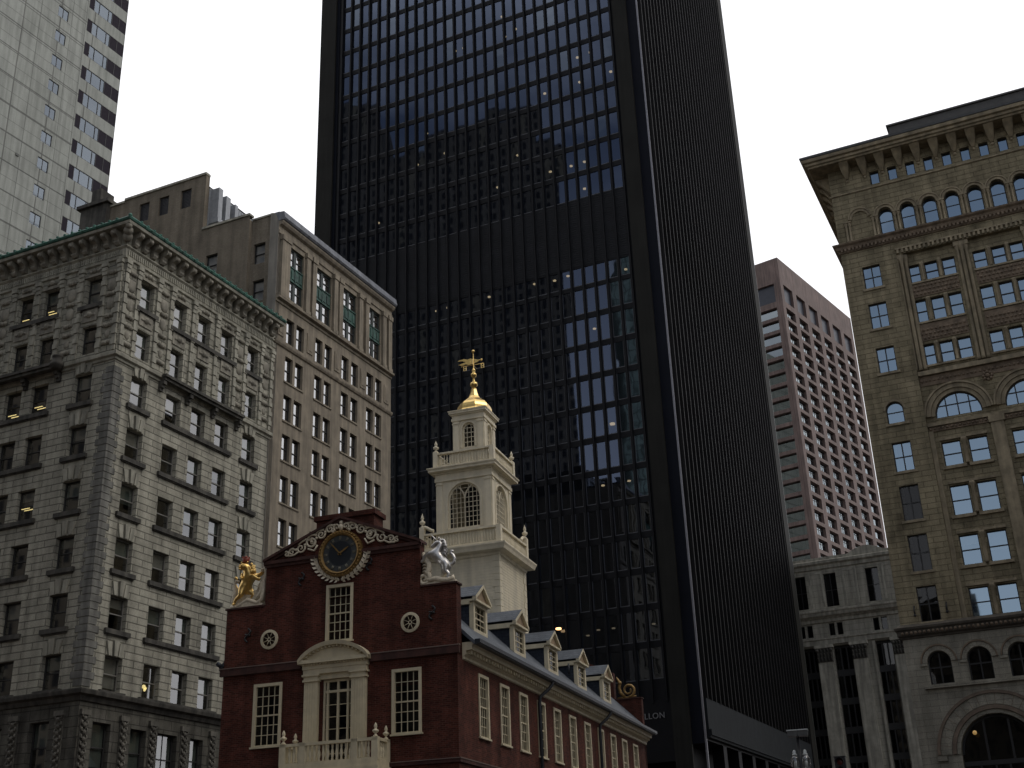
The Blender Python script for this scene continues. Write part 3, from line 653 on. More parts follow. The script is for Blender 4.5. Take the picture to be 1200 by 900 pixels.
# clapboards
m = MB(); k = 12.5
while k < 18.3:
    m.box(-w1 - .012, w1 + .012, -w1 - .012, w1 + .012, k + ZO, k + .012 + ZO); k += .16
m.build('clapboard', towerpaint, tower)
m = MB(); molding(m, ring_path(w1), [(.002, 18.3), (.08, 18.35), (.1, 18.48), (.45, 18.56), (.5, 18.72), (.56, 18.84), (.56, 18.92), (0, 19.02)], closed=True)
m.build('lower_cornice', towerpaint, tower)
bt = MB(); bt.lathe(0, 0, [(.04, 0), (.055, .04), (.035, .08), (.06, .2), (.05, .3), (.03, .4), (.045, .5)], 7)
def balustrade(wr, z0, z1, zc, ped, fin):
    m = MB(); t = .09; ox = tx(zc) - tx(18)
    for s_ in (-1, 1):
        for (z_a, z_b, tt) in ((z0, z0 + .14, t), (z1 - .11, z1, t + .03)):
            tbox(m, ox - wr, ox + wr, s_ * wr - tt, s_ * wr + tt, z_a, z_b); tbox(m, ox + s_ * wr - tt, ox + s_ * wr + tt, -wr + tt, wr - tt, z_a + .002, z_b - .002)
    n = int(2 * wr / .17)
    for k in range(1, n):
        a = -wr + 2 * wr * k / n
        for s_ in (-1, 1):
            for x, y in ((ox + a, s_ * wr), (ox + s_ * wr, a)):
                m.lathe(x, y, [(r, z0 + .14 + (z1 - z0 - .25) * zz / .5 + ZO) for r, zz in ((.035, 0), (.05, .05), (.03, .1), (.055, .22), (.045, .32), (.028, .4), (.04, .5))], 6)
    # solid panel behind the rail on the middle run
    for s_ in (-1, 1):
        tbox(m, ox - wr + .9, ox + wr - .25, s_ * (wr - .05) - .03, s_ * (wr - .05) + .03, z0 + .1, z1 - .05); tbox(m, ox + s_ * (wr - .05) - .03, ox + s_ * (wr - .05) + .03, -wr + .3, wr - .3, z0 + .1, z1 - .05)
        for s2 in (-1, 1):
            tbox(m, ox + s_ * wr - .14, ox + s_ * wr + .14, s2 * wr - .14, s2 * wr + .14, z0 + .001, z1 + (.012 if (s_ == 1 and s2 == -1) else ped))
    o = m.build('balustrade', towerpaint, tower)
    for s_ in (-1, 1):
        for s2 in (-1, 1):
            if s_ == 1 and s2 == -1: continue
            f = MB(); f.lathe(0, 0, [(r, z * fin) for r, z in ((.12, 0), (.12, .06), (.05, .1), (.05, .18), (.16, .3), (.17, .42), (.07, .5), (.06, .56), (.1, .66), (.06, .8), (.02, .92), (.01, 1))], 10)
            f.build('finial', towerpaint, tower, (ox + s_ * wr, s2 * wr, z1 + ped + ZO))
    # consoles sweeping from the pedestals to the stage above
    return o
balustrade(2.30, 19.02, 20.0, 20, .42, .85)
m = MB()
for s_ in (-1, 1):
    pts = [(-2.2 + .62 * k / 8, s_ * 2.28, 20.45 - .28 * (1 - cos(pi * k / 8)) / 2 + ZO) for k in range(9)]
    m.nxt(); m.tube(pts, .1, 6)
m.nxt(); m.tube([(2.28, 2.2 - .62 * k / 8, 20.45 - .28 * (1 - cos(pi * k / 8)) / 2 + ZO) for k in range(9)], .1, 6)
m.build_each('console_scroll', towerpaint, tower)
def stage(wr, z0, z1, zt, ow, warch, cz_):
    """one storey: walls with an arched opening each side, pilasters, entablature"""
    ox = tx((z0 + z1) / 2) - tx(18); m = MB()
    (hw, za, zb, half) = warch
    for rot in range(4):
        mm = MB(); h = (-hw, hw, za, zb, 'arch')
        wall(mm, 'G', -wr, wr, z0, z1, [h], -wr, .14)
        for s_ in (-1, 1):
            fbox(mm, 'G', s_ * wr - (.0 if s_ < 0 else .36), s_ * wr + (.36 if s_ < 0 else 0), z0, z1 - .003, -wr - .05, -wr - .001); fbox(mm, 'G', s_ * wr - (.0 if s_ < 0 else .4), s_ * wr + (.4 if s_ < 0 else 0), z1 - .2, z1 - .1, -wr - .09, -wr - .002)
        arcband(mm, 'G', 0, zb - hw, hw + .01, hw + .1, -wr - .04, -wr, K=16); fbox(mm, 'G', -hw - .12, -hw - .01, za, zb - hw, -wr - .04, -wr - .001); fbox(mm, 'G', hw + .01, hw + .12, za, zb - hw, -wr - .04, -wr - .001)
        c, s = round(cos(rot * pi / 2)), round(sin(rot * pi / 2)); i = len(m.v)
        m.v += [(ox + x * c - y * s, x * s + y * c, z) for x, y, z in mm.v]; m.f += [tuple(k + i for k in f) for f in mm.f]; m.m += mm.m; m.sm += mm.sm
    o = m.build('tower_stage', towerpaint, tower)
    m = MB(); rp = ring_path(wr); path = lambda p: [(x + ox, y) for x, y in rp(p)]
    e = zt - z1
    molding(m, path, [(.002, z1 - .02), (.1, z1), (.1, z1 + .25 * e), (.06, z1 + .26 * e), (.06, z1 + .52 * e), (.14, z1 + .58 * e), (.14, z1 + .66 * e), (ow * .85, z1 + .7 * e), (ow * .85, z1 + .82 * e), (ow, z1 + .93 * e), (ow, zt), (-.2, zt + .02)], closed=True)
    m.build('entablature', towerpaint, tower)
    return ox
ox2 = stage(1.67, 19.0, 23.22, 24.02, .46, (.98, 20.32, 23.02, 1), 0)
for rot in range(2):
    c, s = (1, 0) if rot == 0 else (0, 1)
    o = arch_window(tower, 'G', -.98, .98, 20.32, 23.02, 0, towerpaint, gO if rot == 0 else gB, 8, 9, .026, 'tower_window', tracery=True)
    if rot == 0: o.location = (ox2, -1.67 + .1, 20.32 + ZO)
    else: o.location = (ox2 + 1.67 - .1, 0, 20.32 + ZO); o.rotation_euler = (0, 0, pi / 2)
balustrade(1.74, 24.04, 24.98, 24.5, .1, .72)
ox3 = stage(.95, 24.3, 27.15, 27.78, .26, (.38, 25.42, 26.98, 1), 0)
for rot in range(2):
    o = arch_window(tower, 'G', -.38, .38, 25.42, 26.98, 0, towerpaint, gO if rot == 0 else gB, 3, 5, .04, 'tower_window')
    if rot == 0: o.location = (ox3, -.95 + .1, 25.42 + ZO)
    else: o.location = (ox3 + .95 - .1, 0, 25.42 + ZO); o.rotation_euler = (0, 0, pi / 2)
m = MB()
for (wr, oxx, za, zb) in ((1.5, ox2, 19.2, 23.2), (.85, ox3, 24.4, 27.1)): tbox(m, oxx - .25 * wr, oxx + .25 * wr, -.25 * wr, .25 * wr, za, zb)
m.build('stair_core', inside, tower)
oxd = tx(28.5) - tx(18)
m = MB(); m.lathe(oxd, 0, [(1.12, 27.79 + ZO), (1.12, 27.86 + ZO), (1.06, 27.95 + ZO), (1.05, 28.12 + ZO), (.99, 28.3 + ZO), (.86, 28.48 + ZO), (.66, 28.64 + ZO), (.46, 28.8 + ZO), (.32, 28.98 + ZO), (.23, 29.2 + ZO), (.175, 29.42 + ZO), (.17, 29.5 + ZO), (.11, 29.56 + ZO)], 8, 0, False, pi / 8)
m.build('dome', gold, tower)
oxf = tx(30.5) - tx(18)
m = MB(); m.lathe(oxf - .03, 0, [(.1, 29.55 + ZO), (.12, 29.6 + ZO), (.22, 29.7 + ZO), (.24, 29.8 + ZO), (.2, 29.9 + ZO), (.09, 29.96 + ZO), (.06, 30.05 + ZO), (.06, 30.25 + ZO), (.17, 30.35 + ZO), (.18, 30.45 + ZO), (.13, 30.54 + ZO), (.05, 30.6 + ZO), (.11, 30.68 + ZO), (.11, 30.76 + ZO), (.05, 30.84 + ZO), (.025, 30.95 + ZO), (.022, 31.95 + ZO)], 12)
m.ball((oxf - .03, 0, 32.02 + ZO), .1, 10); sp_ = m.build('spire', gold, tower)
# weathervane: swallow-tailed banner and lettered arms
m = MB(); th = .02
def slab(pts, mat_i=0):
    i = [(oxf - .03 + x, -th, z + ZO) for x, z in pts]; j = [(x, th, z) for x, _, z in i]
    m.face(i); m.face(j)
    for k in range(len(i)): k2 = (k + 1) % len(i); m.face([i[k], i[k2], j[k2], j[k]])
slab([(-.05, 31.18), (-.3, 31.14), (-.5, 31.24), (-.72, 31.16), (-.98, 31.26), (-.7, 31.32), (-.48, 31.38), (-.72, 31.48), (-1.02, 31.50), (-.95, 31.56), (-.6, 31.6), (-.38, 31.52), (-.2, 31.56), (-.05, 31.52)])
slab([(.05, 31.2), (.05, 31.5), (.2, 31.44), (.3, 31.4), (.36, 31.34), (.3, 31.27), (.2, 31.24)])
m.tube([(oxf - .85, 0, 31.1 + ZO), (oxf + .62, 0, 31.1 + ZO)], .02, 5); m.tube([(oxf - .03, -.6, 31.08 + ZO), (oxf - .03, .6, 31.08 + ZO)], .018, 5)
m.ball((oxf + .5, 0, 31.36 + ZO), .07, 8); m.tube([(oxf + .3, 0, 31.36 + ZO), (oxf + .5, 0, 31.36 + ZO)], .03, 5)
for x in (-.6, .55):
    m.box(oxf + x - .1, oxf + x - .06, -.02, .02, 30.8 + ZO, 31.08 + ZO); m.box(oxf + x + .06, oxf + x + .1, -.02, .02, 30.8 + ZO, 31.08 + ZO); m.box(oxf + x - .06, oxf + x + .06, -.02, .02, 30.92 + ZO, 30.98 + ZO)
    m.box(oxf + x - .06, oxf + x + .06, -.02, .02, 30.8 + ZO, 30.84 + ZO)
m.build('weathervane', gold, tower)

# ================================================================ statues on the gable shoulders
def skin_figure(name, mt, par, verts, edges, levels=2):
    """verts: (x, y, z, radius); one continuous body grown over its skeleton"""
    me = bpy.data.meshes.new(name); me.from_pydata([v[:3] for v in verts], edges, [])
    o = bpy.data.objects.new(name, me); COL.objects.link(o); o.parent = par
    me.materials.append(mt)
    sk = o.modifiers.new('skin', 'SKIN'); sk.use_smooth_shade = True; sk.branch_smoothing = .3
    if not me.skin_vertices: 
        bm = bmesh.new(); bm.from_mesh(me); bm.verts.layers.skin.verify(); bm.to_mesh(me); bm.free()
    for i, v in enumerate(me.skin_vertices[0].data):
        r = verts[i][3]; v.radius = (r, r) if not isinstance(r, tuple) else r; v.use_root = (i == 0)
    ss = o.modifiers.new('subdivision', 'SUBSURF'); ss.levels = levels; ss.render_levels = levels
    return o
def chain(V, E, start, pts):
    prev = start
    for p in pts:
        V.append(p); E.append((prev, len(V) - 1)); prev = len(V) - 1
    return prev
def gpos(u, d, z):
    a = osh.matrix_basis @ Vector(P('F', u, z, d)); return a
# local statue axes: x to the viewer's right along the gable, y into the wall, z up
lb = gpos(10.1, .25, 13.05)
lion = empty('lion_statue', lb, -radians(OH), 'gilded rearing lion with red crown on the left shoulder of the brick gable', 'statue')
V = [(-.16, 0, .98, .23)]; E_ = []
c1 = chain(V, E_, 0, [(-.10, -.02, 1.18, .25), (-.02, -.04, 1.4, .27), (-.02, -.06, 1.6, .24)])
hd = chain(V, E_, c1, [(-.08, -.14, 1.84, .22), (-.17, -.28, 1.90, .17), (-.26, -.42, 1.82, .11)])
fl = chain(V, E_, 2, [(.26, -.2, 1.40, .13), (.46, -.26, 1.28, .085), (.62, -.26, 1.18, .075), (.74, -.28, 1.2, .085)])
fl = chain(V, E_, 2, [(.28, .14, 1.46, .13), (.52, .12, 1.52, .085), (.68, .1, 1.66, .075), (.77, .08, 1.72, .085)])
hl = chain(V, E_, 0, [(-.30, -.2, .80, .2), (-.22, -.26, .56, .13), (-.50, -.22, .42, .075), (-.60, -.22, .2, .065), (-.56, -.34, .13, .08)])
hl = chain(V, E_, 0, [(-.08, .16, .80, .2), (.2, .14, .62, .13), (.06, .12, .44, .075), (.12, .12, .28, .065), (.24, .04, .24, .08)])
tl = chain(V, E_, 0, [(-.46, .12, .86, .065), (-.66, .12, .98, .05), (-.76, .1, 1.2, .045), (-.68, .1, 1.42, .045), (-.8, .1, 1.52, .09)])
skin_figure('lion_body', goldstat, lion, V, E_)
m = MB()      # curled mane locks, ears, muzzle
for k in range(70):
    a = random.uniform(-.6, pi + .6); z = random.uniform(1.36, 2.06); r = .29 - .12 * abs(z - 1.7)
    x, y = -.02 + r * cos(a), -.1 + r * sin(a)
    m.tube([(x, y, z), (x * 1.12, y * 1.1 - .02, z - .07), (x * 1.1 + .02, y * 1.12, z - .15)], [.065, .05, .015], 5)
for s_ in (-1, 1): m.ball((-.16 + s_ * .14, -.22, 2.06), .06, 6)
m.ball((-.27, -.45, 1.82), .06, 6); m.ball((-.28, -.44, 1.73), .05, 6)
for s_ in (-1, 1): m.ball((-.2 + s_ * .08, -.41, 1.92), .03, 6)
m.build('mane', goldstat, lion)
m = MB(); m.lathe(-.12, -.18, [(.13, 2.06), (.16, 2.1), (.15, 2.16), (.19, 2.26)], 10)
for k in range(6): t = 2 * pi * k / 6; m.ball((-.12 + .17 * cos(t), -.18 + .17 * sin(t), 2.28), .045, 6)
m.ball((-.12, -.18, 2.3), .08, 8); m.build('crown', redp, lion)
def slab2(m, pts, y0, y1):
    i = [(x, y0, z) for x, z in pts]; j = [(x, y1, z) for x, z in pts]
    m.face(i); m.face(j)
    for k in range(len(i)): k2 = (k + 1) % len(i); m.face([i[k], i[k2], j[k2], j[k]])
m = MB()      # scrolled white base and rising acanthus
slab2(m, [(-.82, 0), (.82, 0), (.82, .12), (.5, .16), (.2, .26), (-.1, .24), (-.4, .1), (-.82, .08)], -.2, .2)
m.tube([(-.8, -.12, .12), (-.5, -.14, .06), (-.2, -.14, .22), (.05, -.14, .34), (.3, -.14, .24), (.55, -.14, .14), (.76, -.14, .3), (.80, -.1, .7), (.78, -.06, 1.1), (.84, 0, 1.5), (.78, 0, 1.72), (.64, 0, 1.7), (.66, 0, 1.58)], [.07, .09, .09, .1, .1, .1, .1, .09, .08, .08, .08, .07, .05], 8)
m.tube([(.74, .05, .3), (.6, .05, .7), (.62, .05, 1.1), (.5, .05, .95), (.52, .05, .75)], [.12, .14, .12, .09, .05], 8)
m.tube([(-.74, .05, .1), (-.8, .05, .5), (-.7, .05, .8), (-.78, .05, 1.1), (-.7, .05, 1.35), (-.58, .05, 1.3), (-.6, .05, 1.2)], [.1, .09, .08, .07, .07, .06, .04], 8)
slab2(m, [(-.84, .1), (.82, .1), (.82, 1.2), (.7, 1.35), (.55, 1.15), (.36, .8), (-.5, .7), (-.7, 1.1), (-.84, 1.0)], .06, .16)
for k in range(5): m.tube([(.42 + .08 * k, -.1, .3 + .04 * k), (.5 + .06 * k, -.08, .55 + .09 * k), (.6 + .04 * k, -.04, .5 + .12 * k)], [.05, .045, .02], 6)
m.build('scroll_base', ornament, lion)

ub = gpos(.86, .25, 13.05)
uni = empty('unicorn_statue', ub, -radians(OH), 'silver rearing unicorn on the right shoulder of the brick gable', 'statue')
V = [(.30, 0, .88, .27)]; E_ = []
sh = chain(V, E_, 0, [(.14, 0, 1.02, .26), (-.06, 0, 1.2, .27), (-.17, 0, 1.34, .25)])
nk = chain(V, E_, sh, [(-.04, 0, 1.52, .21), (.06, 0, 1.68, .17), (.06, 0, 1.82, .13)])
hd = chain(V, E_, nk, [(-.05, -.03, 1.86, .13), (-.17, -.06, 1.78, .1), (-.29, -.08, 1.68, .08), (-.33, -.08, 1.63, .07)])
for y, k in ((-.16, 0), (.14, 1)):
    chain(V, E_, 3, [(-.36, y, 1.34 + .1 * k, .13), (-.56, y, 1.34 + .12 * k, .085), (-.68, y, 1.14 + .14 * k, .06), (-.78, y, 1.0 + .16 * k, .07)])
chain(V, E_, 0, [(.40, -.16, .74, .22), (.32, -.18, .54, .14), (.50, -.16, .38, .08), (.46, -.16, .22, .065), (.48, -.18, .15, .075)])
chain(V, E_, 0, [(.32, .16, .72, .22), (.12, .16, .52, .14), (.2, .14, .36, .08), (-.0, .12, .24, .065), (-.08, .12, .19, .075)])
skin_figure('unicorn_body', silver, uni, V, E_)
m = MB()
m.tube([(-.1, -.03, 1.93), (-.22, -.05, 2.08), (-.34, -.07, 2.24)], [.045, .032, .008], 6)
m.build('horn', silver, uni)
m = MB()
for k in range(16):
    t = k / 15; x = .12 + .07 * sin(t * 3); z = 1.94 - .6 * t; m.tube([(x, .0, z), (x + .12, random.uniform(-.08, .08), z - .03), (x + .19, random.uniform(-.1, .1), z - .18)], [.075, .06, .018], 5)
for s_ in (-1, 1): m.tube([(.02, s_ * .08, 1.93), (.04, s_ * .1, 2.08)], [.045, .01], 5)
m.tube([(.46, 0, .86), (.56, 0, .8), (.66, .02, .9), (.7, .02, 1.08), (.62, .02, 1.24), (.52, .02, 1.32), (.56, .02, 1.42), (.66, .02, 1.40)], [.08, .075, .07, .07, .07, .07, .06, .04], 7)
m.build('mane_and_tail', silver, uni)
m = MB()
slab2(m, [(-.9, 0), (.82, 0), (.8, .1), (.5, .17), (.1, .16), (-.3, .1), (-.9, .06)], -.2, .2)
m.tube([(a, b - .12, c) for a, b, c in spiral(-.66, .3, .3, -1.5, 1.2, 0)], [.12 - .003 * k for k in range(23)], 8)
m.tube([(-.56, -.1, .46), (-.44, -.1, .62), (-.42, -.08, .86), (-.56, -.06, 1.1), (-.66, -.04, 1.2), (-.74, 0, 1.38), (-.7, 0, 1.5)], [.13, .14, .13, .11, .1, .09, .06], 8)
m.tube([(-.5, -.14, .2), (-.1, -.14, .24), (.2, -.14, .14), (.45, -.14, .12), (.7, -.14, .2), (.66, -.14, .3)], [.1, .13, .13, .12, .11, .06], 8)
m.tube([(.0, .05, .15), (.12, .05, .36), (.28, .05, .5), (.26, .05, .66)], [.12, .1, .09, .05], 7)
slab2(m, [(-.8, .1), (-.5, .15), (-.46, .9), (-.62, 1.3), (-.78, 1.4), (-.8, .6)], .04, .12)
for k in range(4): m.tube([(-.74, -.06, .6 + .14 * k), (-.62, -.1, .64 + .14 * k), (-.56, -.1, .58 + .14 * k)], [.05, .045, .02], 6)
m.build('scroll_base', ornament, uni)

gs = empty('gilded_scroll', gpos(1.05, L - .25, 12.87), -radians(OH), 'gilded carved scroll ornament on the far end gable beyond the last dormer', 'ornament')
m = MB()
m.tube([(a, b, c) for a, b, c in spiral(.22, .62, .52, 1.35, -pi / 2, 0, 1, 26, .3)], [.12 - .002 * k for k in range(27)], 8)
m.tube([(-.1, 0, .12), (-.42, 0, .5), (-.5, 0, .9), (-.4, 0, 1.2), (-.55, 0, 1.45), (-.66, 0, 1.7)], [.13, .14, .12, .13, .09, .03], 8)
m.tube([(-.66, 0, .1), (-.2, 0, .08), (.3, 0, .1), (.8, 0, .16)], [.06, .09, .09, .04], 7); m.ball((-.42, -.02, 1.22), .17, 8)
m.build('scroll_carving', goldold, gs); gs.scale = (.86, .86, .86)

# ================================================================ grey limestone corner building (left)
ga = bld('limestone_office_building', (-25.94691, 72.87673), 24.1, 'sooty grey limestone office block with green copper cornice edge, at the left', 'building')
AW, AL = 23.6, 17.25
rt = [41.12, 37.45, 33.93, 30.25, 26.5, 22.8, 19.1, 15.4]; WH = 2.1
colsF = [(1.82, 3.32), (5.6, 7.1), (7.95, 9.45), (11.75, 13.25), (14.1, 15.6), (17.9, 19.4)]
colsR = [(1.70, 3.25), (5.2, 6.75), (7.92, 9.45), (10.62, 12.12), (13.85, 15.4)]
holes = {'F': [], 'R': []}
for face, cols in (('F', colsF), ('R', colsR)):
    for i, z in enumerate(rt):
        for a, b in cols:
            if i < 2: a, b = a + .06, b - .12
            holes[face].append((a, b, z - WH, z))
baseR = [(1.22, 2.75, 8.6, 11.42), (4.5, 5.95, 8.6, 11.36), (7.0, 8.88, 8.3, 11.36), (10.2, 11.5, 8.6, 11.36), (13.7, 15.2, 8.6, 11.36)]
baseF = [(2.2, 3.72, 8.6, 11.5), (5.9, 7.3, 8.6, 11.4), (8.2, 9.6, 8.6, 11.4), (12.0, 13.4, 8.6, 11.4), (15.0, 16.4, 8.6, 11.4)]
shop = [(2, 5, -1.4, 4.6), (6.5, 10.5, -1.4, 4.6), (12, 15.5, -1.4, 4.6)]
mb = MB()
wall(mb, 'F', 0, AW, 12.6, 42.2, holes['F'], 0, .4); wall(mb, 'R', 0, AL, 12.6, 42.2, holes['R'], 0, .4)
# rusticated corner pier: alternating long and short blocks standing proud
mb.build('wall', ashlar, ga)
mb = MB(); k = 0; z = 13.3
while z < 34.0:
    a = .92 if k % 2 else .66; mb.box(-a, .06, -.06, a, z + ZO + .03, z + ZO + .44); z += .46; k += 1
mb.build('corner_quoins', mat('sooty_quoin', (.15, .148, .13), .85, noise=.38, nscale=.8, streak=.5, bump=.4, bscale=10), ga)
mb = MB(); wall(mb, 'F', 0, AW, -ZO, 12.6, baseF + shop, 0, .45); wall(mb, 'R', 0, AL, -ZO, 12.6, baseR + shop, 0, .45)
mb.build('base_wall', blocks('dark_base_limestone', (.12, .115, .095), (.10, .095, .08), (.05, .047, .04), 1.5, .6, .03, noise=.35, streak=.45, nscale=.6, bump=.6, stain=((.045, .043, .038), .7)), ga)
mb = MB(); mb.box(-AW, -1.6, 1.6, AL - .003, 0, 42 + ZO); mb.box(-AW, -.003, .0035, AL, 41.9 + ZO, 42.1 + ZO); mb.box(-AW, -AW + .3, .01, AL, 0, 41.8 + ZO); mb.box(-AW, -.01, AL - .3, AL, 0, 41.8 + ZO); mb.build('interior', inside, ga)
pa = corner_path(AW, AL)
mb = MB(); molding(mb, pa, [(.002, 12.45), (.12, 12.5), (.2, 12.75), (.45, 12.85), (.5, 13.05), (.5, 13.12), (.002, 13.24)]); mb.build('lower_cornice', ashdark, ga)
mb = MB(); molding(mb, pa, [(.002, 34.42), (.1, 34.46), (.1, 34.62), (.28, 34.7), (.3, 34.86), (.3, 34.94), (.002, 35.06)]); mb.build('belt_course', ashtrim, ga)
def balcony_ledge(face, u0, u1, dp=.9):
    m = MB()
    fbox(m, face, u0, u1, 34.5, 34.7, -dp + .14, -.31); fbox(m, face, u0 - .05, u1 + .05, 34.7, 34.9, -dp, -.31)
    if face == 'F':
        for u in (u0, u1):
            m.lathe(*(P(face, u, 0, -.55)[:2]), [(.36, 34.45 + ZO), (.4, 34.66 + ZO), (.46, 34.7 + ZO), (.46, 34.92 + ZO), (.34, 34.95 + ZO), (.33, 35.3 + ZO), (.37, 35.34 + ZO), (.37, 35.42 + ZO)], 12)
    n = max(1, round((u1 - u0) / 2.9))
    for j in range(n + 1):
        k = u0 + .15 + (u1 - u0 - .3) * j / n
        for (zz, p_) in ((34.2, .5), (33.98, .34), (33.76, .2)): fbox(m, face, k - .15, k + .15, zz, zz + .26, -p_, -.003)
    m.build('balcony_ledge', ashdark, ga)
balcony_ledge('F', 4.5, 10.6); balcony_ledge('F', 13.0, 16.5); balcony_ledge('R', 4.3, 13.1, .7)
# sills, keystones, lintels
mb = MB()
for face, groups in (('F', [(1.82, 3.32), (5.6, 9.45), (11.75, 15.6), (17.9, 19.4)]), ('R', [(1.70, 3.25), (5.2, 12.12), (13.85, 15.4)])):
    for i, z in enumerate(rt):
        for a, b in groups:
            if i == 1: continue
            mb.nxt(); fbox(mb, face, a - .32, b + .32, z - WH - .3, z - WH - .005, -.2, -.002); fbox(mb, face, a - .25, b + .25, z - WH - .38, z - WH - .3, -.1, -.003)
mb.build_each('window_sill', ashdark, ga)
mb = MB()
for face, cc_ in (('F', (2.57,)), ('R', (2.47, 14.62))):
    for c in cc_:
        for z in rt[2:]:
            mb.nxt()
            for s_ in (-1, 0, 1):
                u0, u1 = c + s_ * .42 - .19, c + s_ * .42 + .19
                a = [P(face, u0 + s_ * .0 + .05, z + .02, -.16 + .06 * abs(s_)), P(face, u1 - .05, z + .02, -.16 + .06 * abs(s_)), P(face, u1 + s_ * .16 + .03, z + .95 - .1 * abs(s_), -.2 + .08 * abs(s_)), P(face, u0 + s_ * .16 - .03, z + .95 - .1 * abs(s_), -.2 + .08 * abs(s_))]
                b = [P(face, u0 + .05, z + .02, -.003), P(face, u1 - .05, z + .02, -.003), P(face, u1 + s_ * .16 + .03, z + .95 - .1 * abs(s_), -.003), P(face, u0 + s_ * .16 - .03, z + .95 - .1 * abs(s_), -.003)]
                mb.loft([a, b], True, True)
mb.build_each('keystone', ashtrim, ga)
# ornate two top storeys: banded strips, medallions, panels
mb = MB(); md = MB()
for face, cols, end in (('F', colsF, AW), ('R', colsR, AL)):
    edges = [0.0] + [x for ab in cols for x in ab] + [end]
    for a, b in zip(edges[::2], edges[1::2]):
        wd = b - a
        strips = [a + .26, b - .26] if wd > 1.3 else [(a + b) / 2]
        for s_ in strips:
            mb.nxt()
            z = 35.15; k = 0
            while z < 41.7:
                hw = .2 if k % 2 else .15; fbox(mb, face, s_ - hw, s_ + hw, z, z + .36, -(.17 if k % 2 else .11), -.002); z += .39; k += 1
            fbox(mb, face, s_ - .26, s_ + .26, 41.62, 41.9, -.26, -.004); fbox(mb, face, s_ - .2, s_ + .2, 41.3, 41.55, -.22, -.003)
        if wd > 1.3:
            c = (a + b) / 2; sq = (.95, .3, 1.15) if face == 'F' else (.3, .95, 1.15)
            for z, r in ((40.2, .44), (38.75, .4), (36.5, .26)): md.nxt(); md.ball(P(face, c, z, 0), r, 12, 0, sq)
            for z in (41.1, 39.45, 37.8, 37.1, 35.8):
                md.nxt()
                for j in (-.22, 0, .22): md.ball(P(face, c + j, z + .1 * abs(j), -.05), .17, 8)
    for a, b in cols:
        md.nxt(); fbox(md, face, a + .1, b - .1, 37.75, 38.75, -.08, -.002); md.ball(P(face, (a + b) / 2, 38.25, -.06), .24, 8)
        for j in (-.4, -.2, .2, .4): md.ball(P(face, (a + b) / 2 + j, 38.25 - .08 * abs(j), -.06), .13, 6)
        md.nxt(); fbox(md, face, a - .05, b + .05, 41.16, 41.34, -.12, -.002)
        md.ball(P(face, (a + b) / 2, 41.66, -.04), .2, 8); md.ball(P(face, (a + b) / 2 - .32, 41.6, -.03), .14, 6); md.ball(P(face, (a + b) / 2 + .32, 41.6, -.03), .14, 6)
mb.build_each('banded_pilaster', ashtrim, ga); md.build_each('carved_relief', carved, ga)
# carved strips of the base storey
mb = MB()
for face, us in (('R', (.45, 3.8, 6.45, 9.5, 12.4, 16)), ('F', (1.35, 4.9, 7.75, 10.9, 14.2))):
    for u in us:
        mb.nxt(); fbox(mb, face, u - .3, u + .3, 8.0, 11.7, -.08, -.002); fbox(mb, face, u - .38, u + .38, 11.7, 12.0, -.2, -.003)
        for k in range(9):
            z = 8.3 + .4 * k; mb.ball(P(face, u, z, -.1), .17, 6)
            for s_ in (-1, 1): mb.tube([P(face, u + s_ * .05, z, -.12), P(face, u + s_ * .24, z + .1, -.15), P(face, u + s_ * .2, z + .26, -.12)], .06, 5)
mb.build_each('carved_strip', mat('dark_carved_base', (.115, .108, .088), .85, noise=.35, nscale=1.6, streak=.4, bump=.5, bscale=7), ga)
# frieze, dentils, great brackets, cornice slab and copper crown
mb = MB(); molding(mb, pa, [(.002, 41.95), (.14, 42.0), (.16, 42.14), (.06, 42.2), (.06, 42.75), (.2, 42.86), (.2, 42.95), (.1, 42.96), (.1, 43.9), (.3, 44.0), (.98, 44.02), (1.04, 44.2), (.2, 44.21)])
for face, end in (('F', AW), ('R', AL)):
    k = .15
    while k < end:
        fbox(mb, face, k, k + .1, 42.28, 42.7, -.13, -.061); k += .2
mb.build('cornice', ashtrim, ga)
mb = MB()
for face, end in (('F', AW), ('R', AL)):
    k = .55
    while k < end:
        mb.nxt(); prof = [(.1, 42.98), (.34, 43.02), (.46, 43.16), (.4, 43.34), (.5, 43.5), (.78, 43.62), (.86, 43.8), (.8, 44.0), (.1, 44.0)]
        for a, b in ((k - .2, k + .2),):
            mb.loft([[P(face, a, z, -p) for p, z in prof], [P(face, b, z, -p) for p, z in prof]], True, True)
        mb.ball(P(face, k, 43.7, -.84), .17, 7); mb.ball(P(face, k + .47, 43.45, -.1), .19, 7)
        k += .94
mb.nxt(); mb.ball((.25, -.25, 43.45 + ZO), .36, 10); mb.ball((.5, -.5, 43.75 + ZO), .34, 10); mb.ball((.75, -.75, 43.95 + ZO), .24, 8)
mb.build_each('cornice_bracket', carved, ga)
mb = MB(); molding(mb, pa, [(.9, 44.205), (1.1, 44.25), (1.16, 44.38), (1.1, 44.47), (1.02, 44.55), (.8, 44.56), (.3, 44.4)])
for face, end in (('F', AW), ('R', AL)):
    k = .1
    while k < end:
        mb.ball(P(face, k, 44.54, -1.04), .1, 6, 0, (1.3, 1.3, 1.0)); mb.ball(P(face, k + .33, 44.36, -1.12), .1, 6); k += .66
mb.ball((1.04, -1.04, 44.52 + ZO), .15, 8); mb.build('copper_crown', copper, ga)
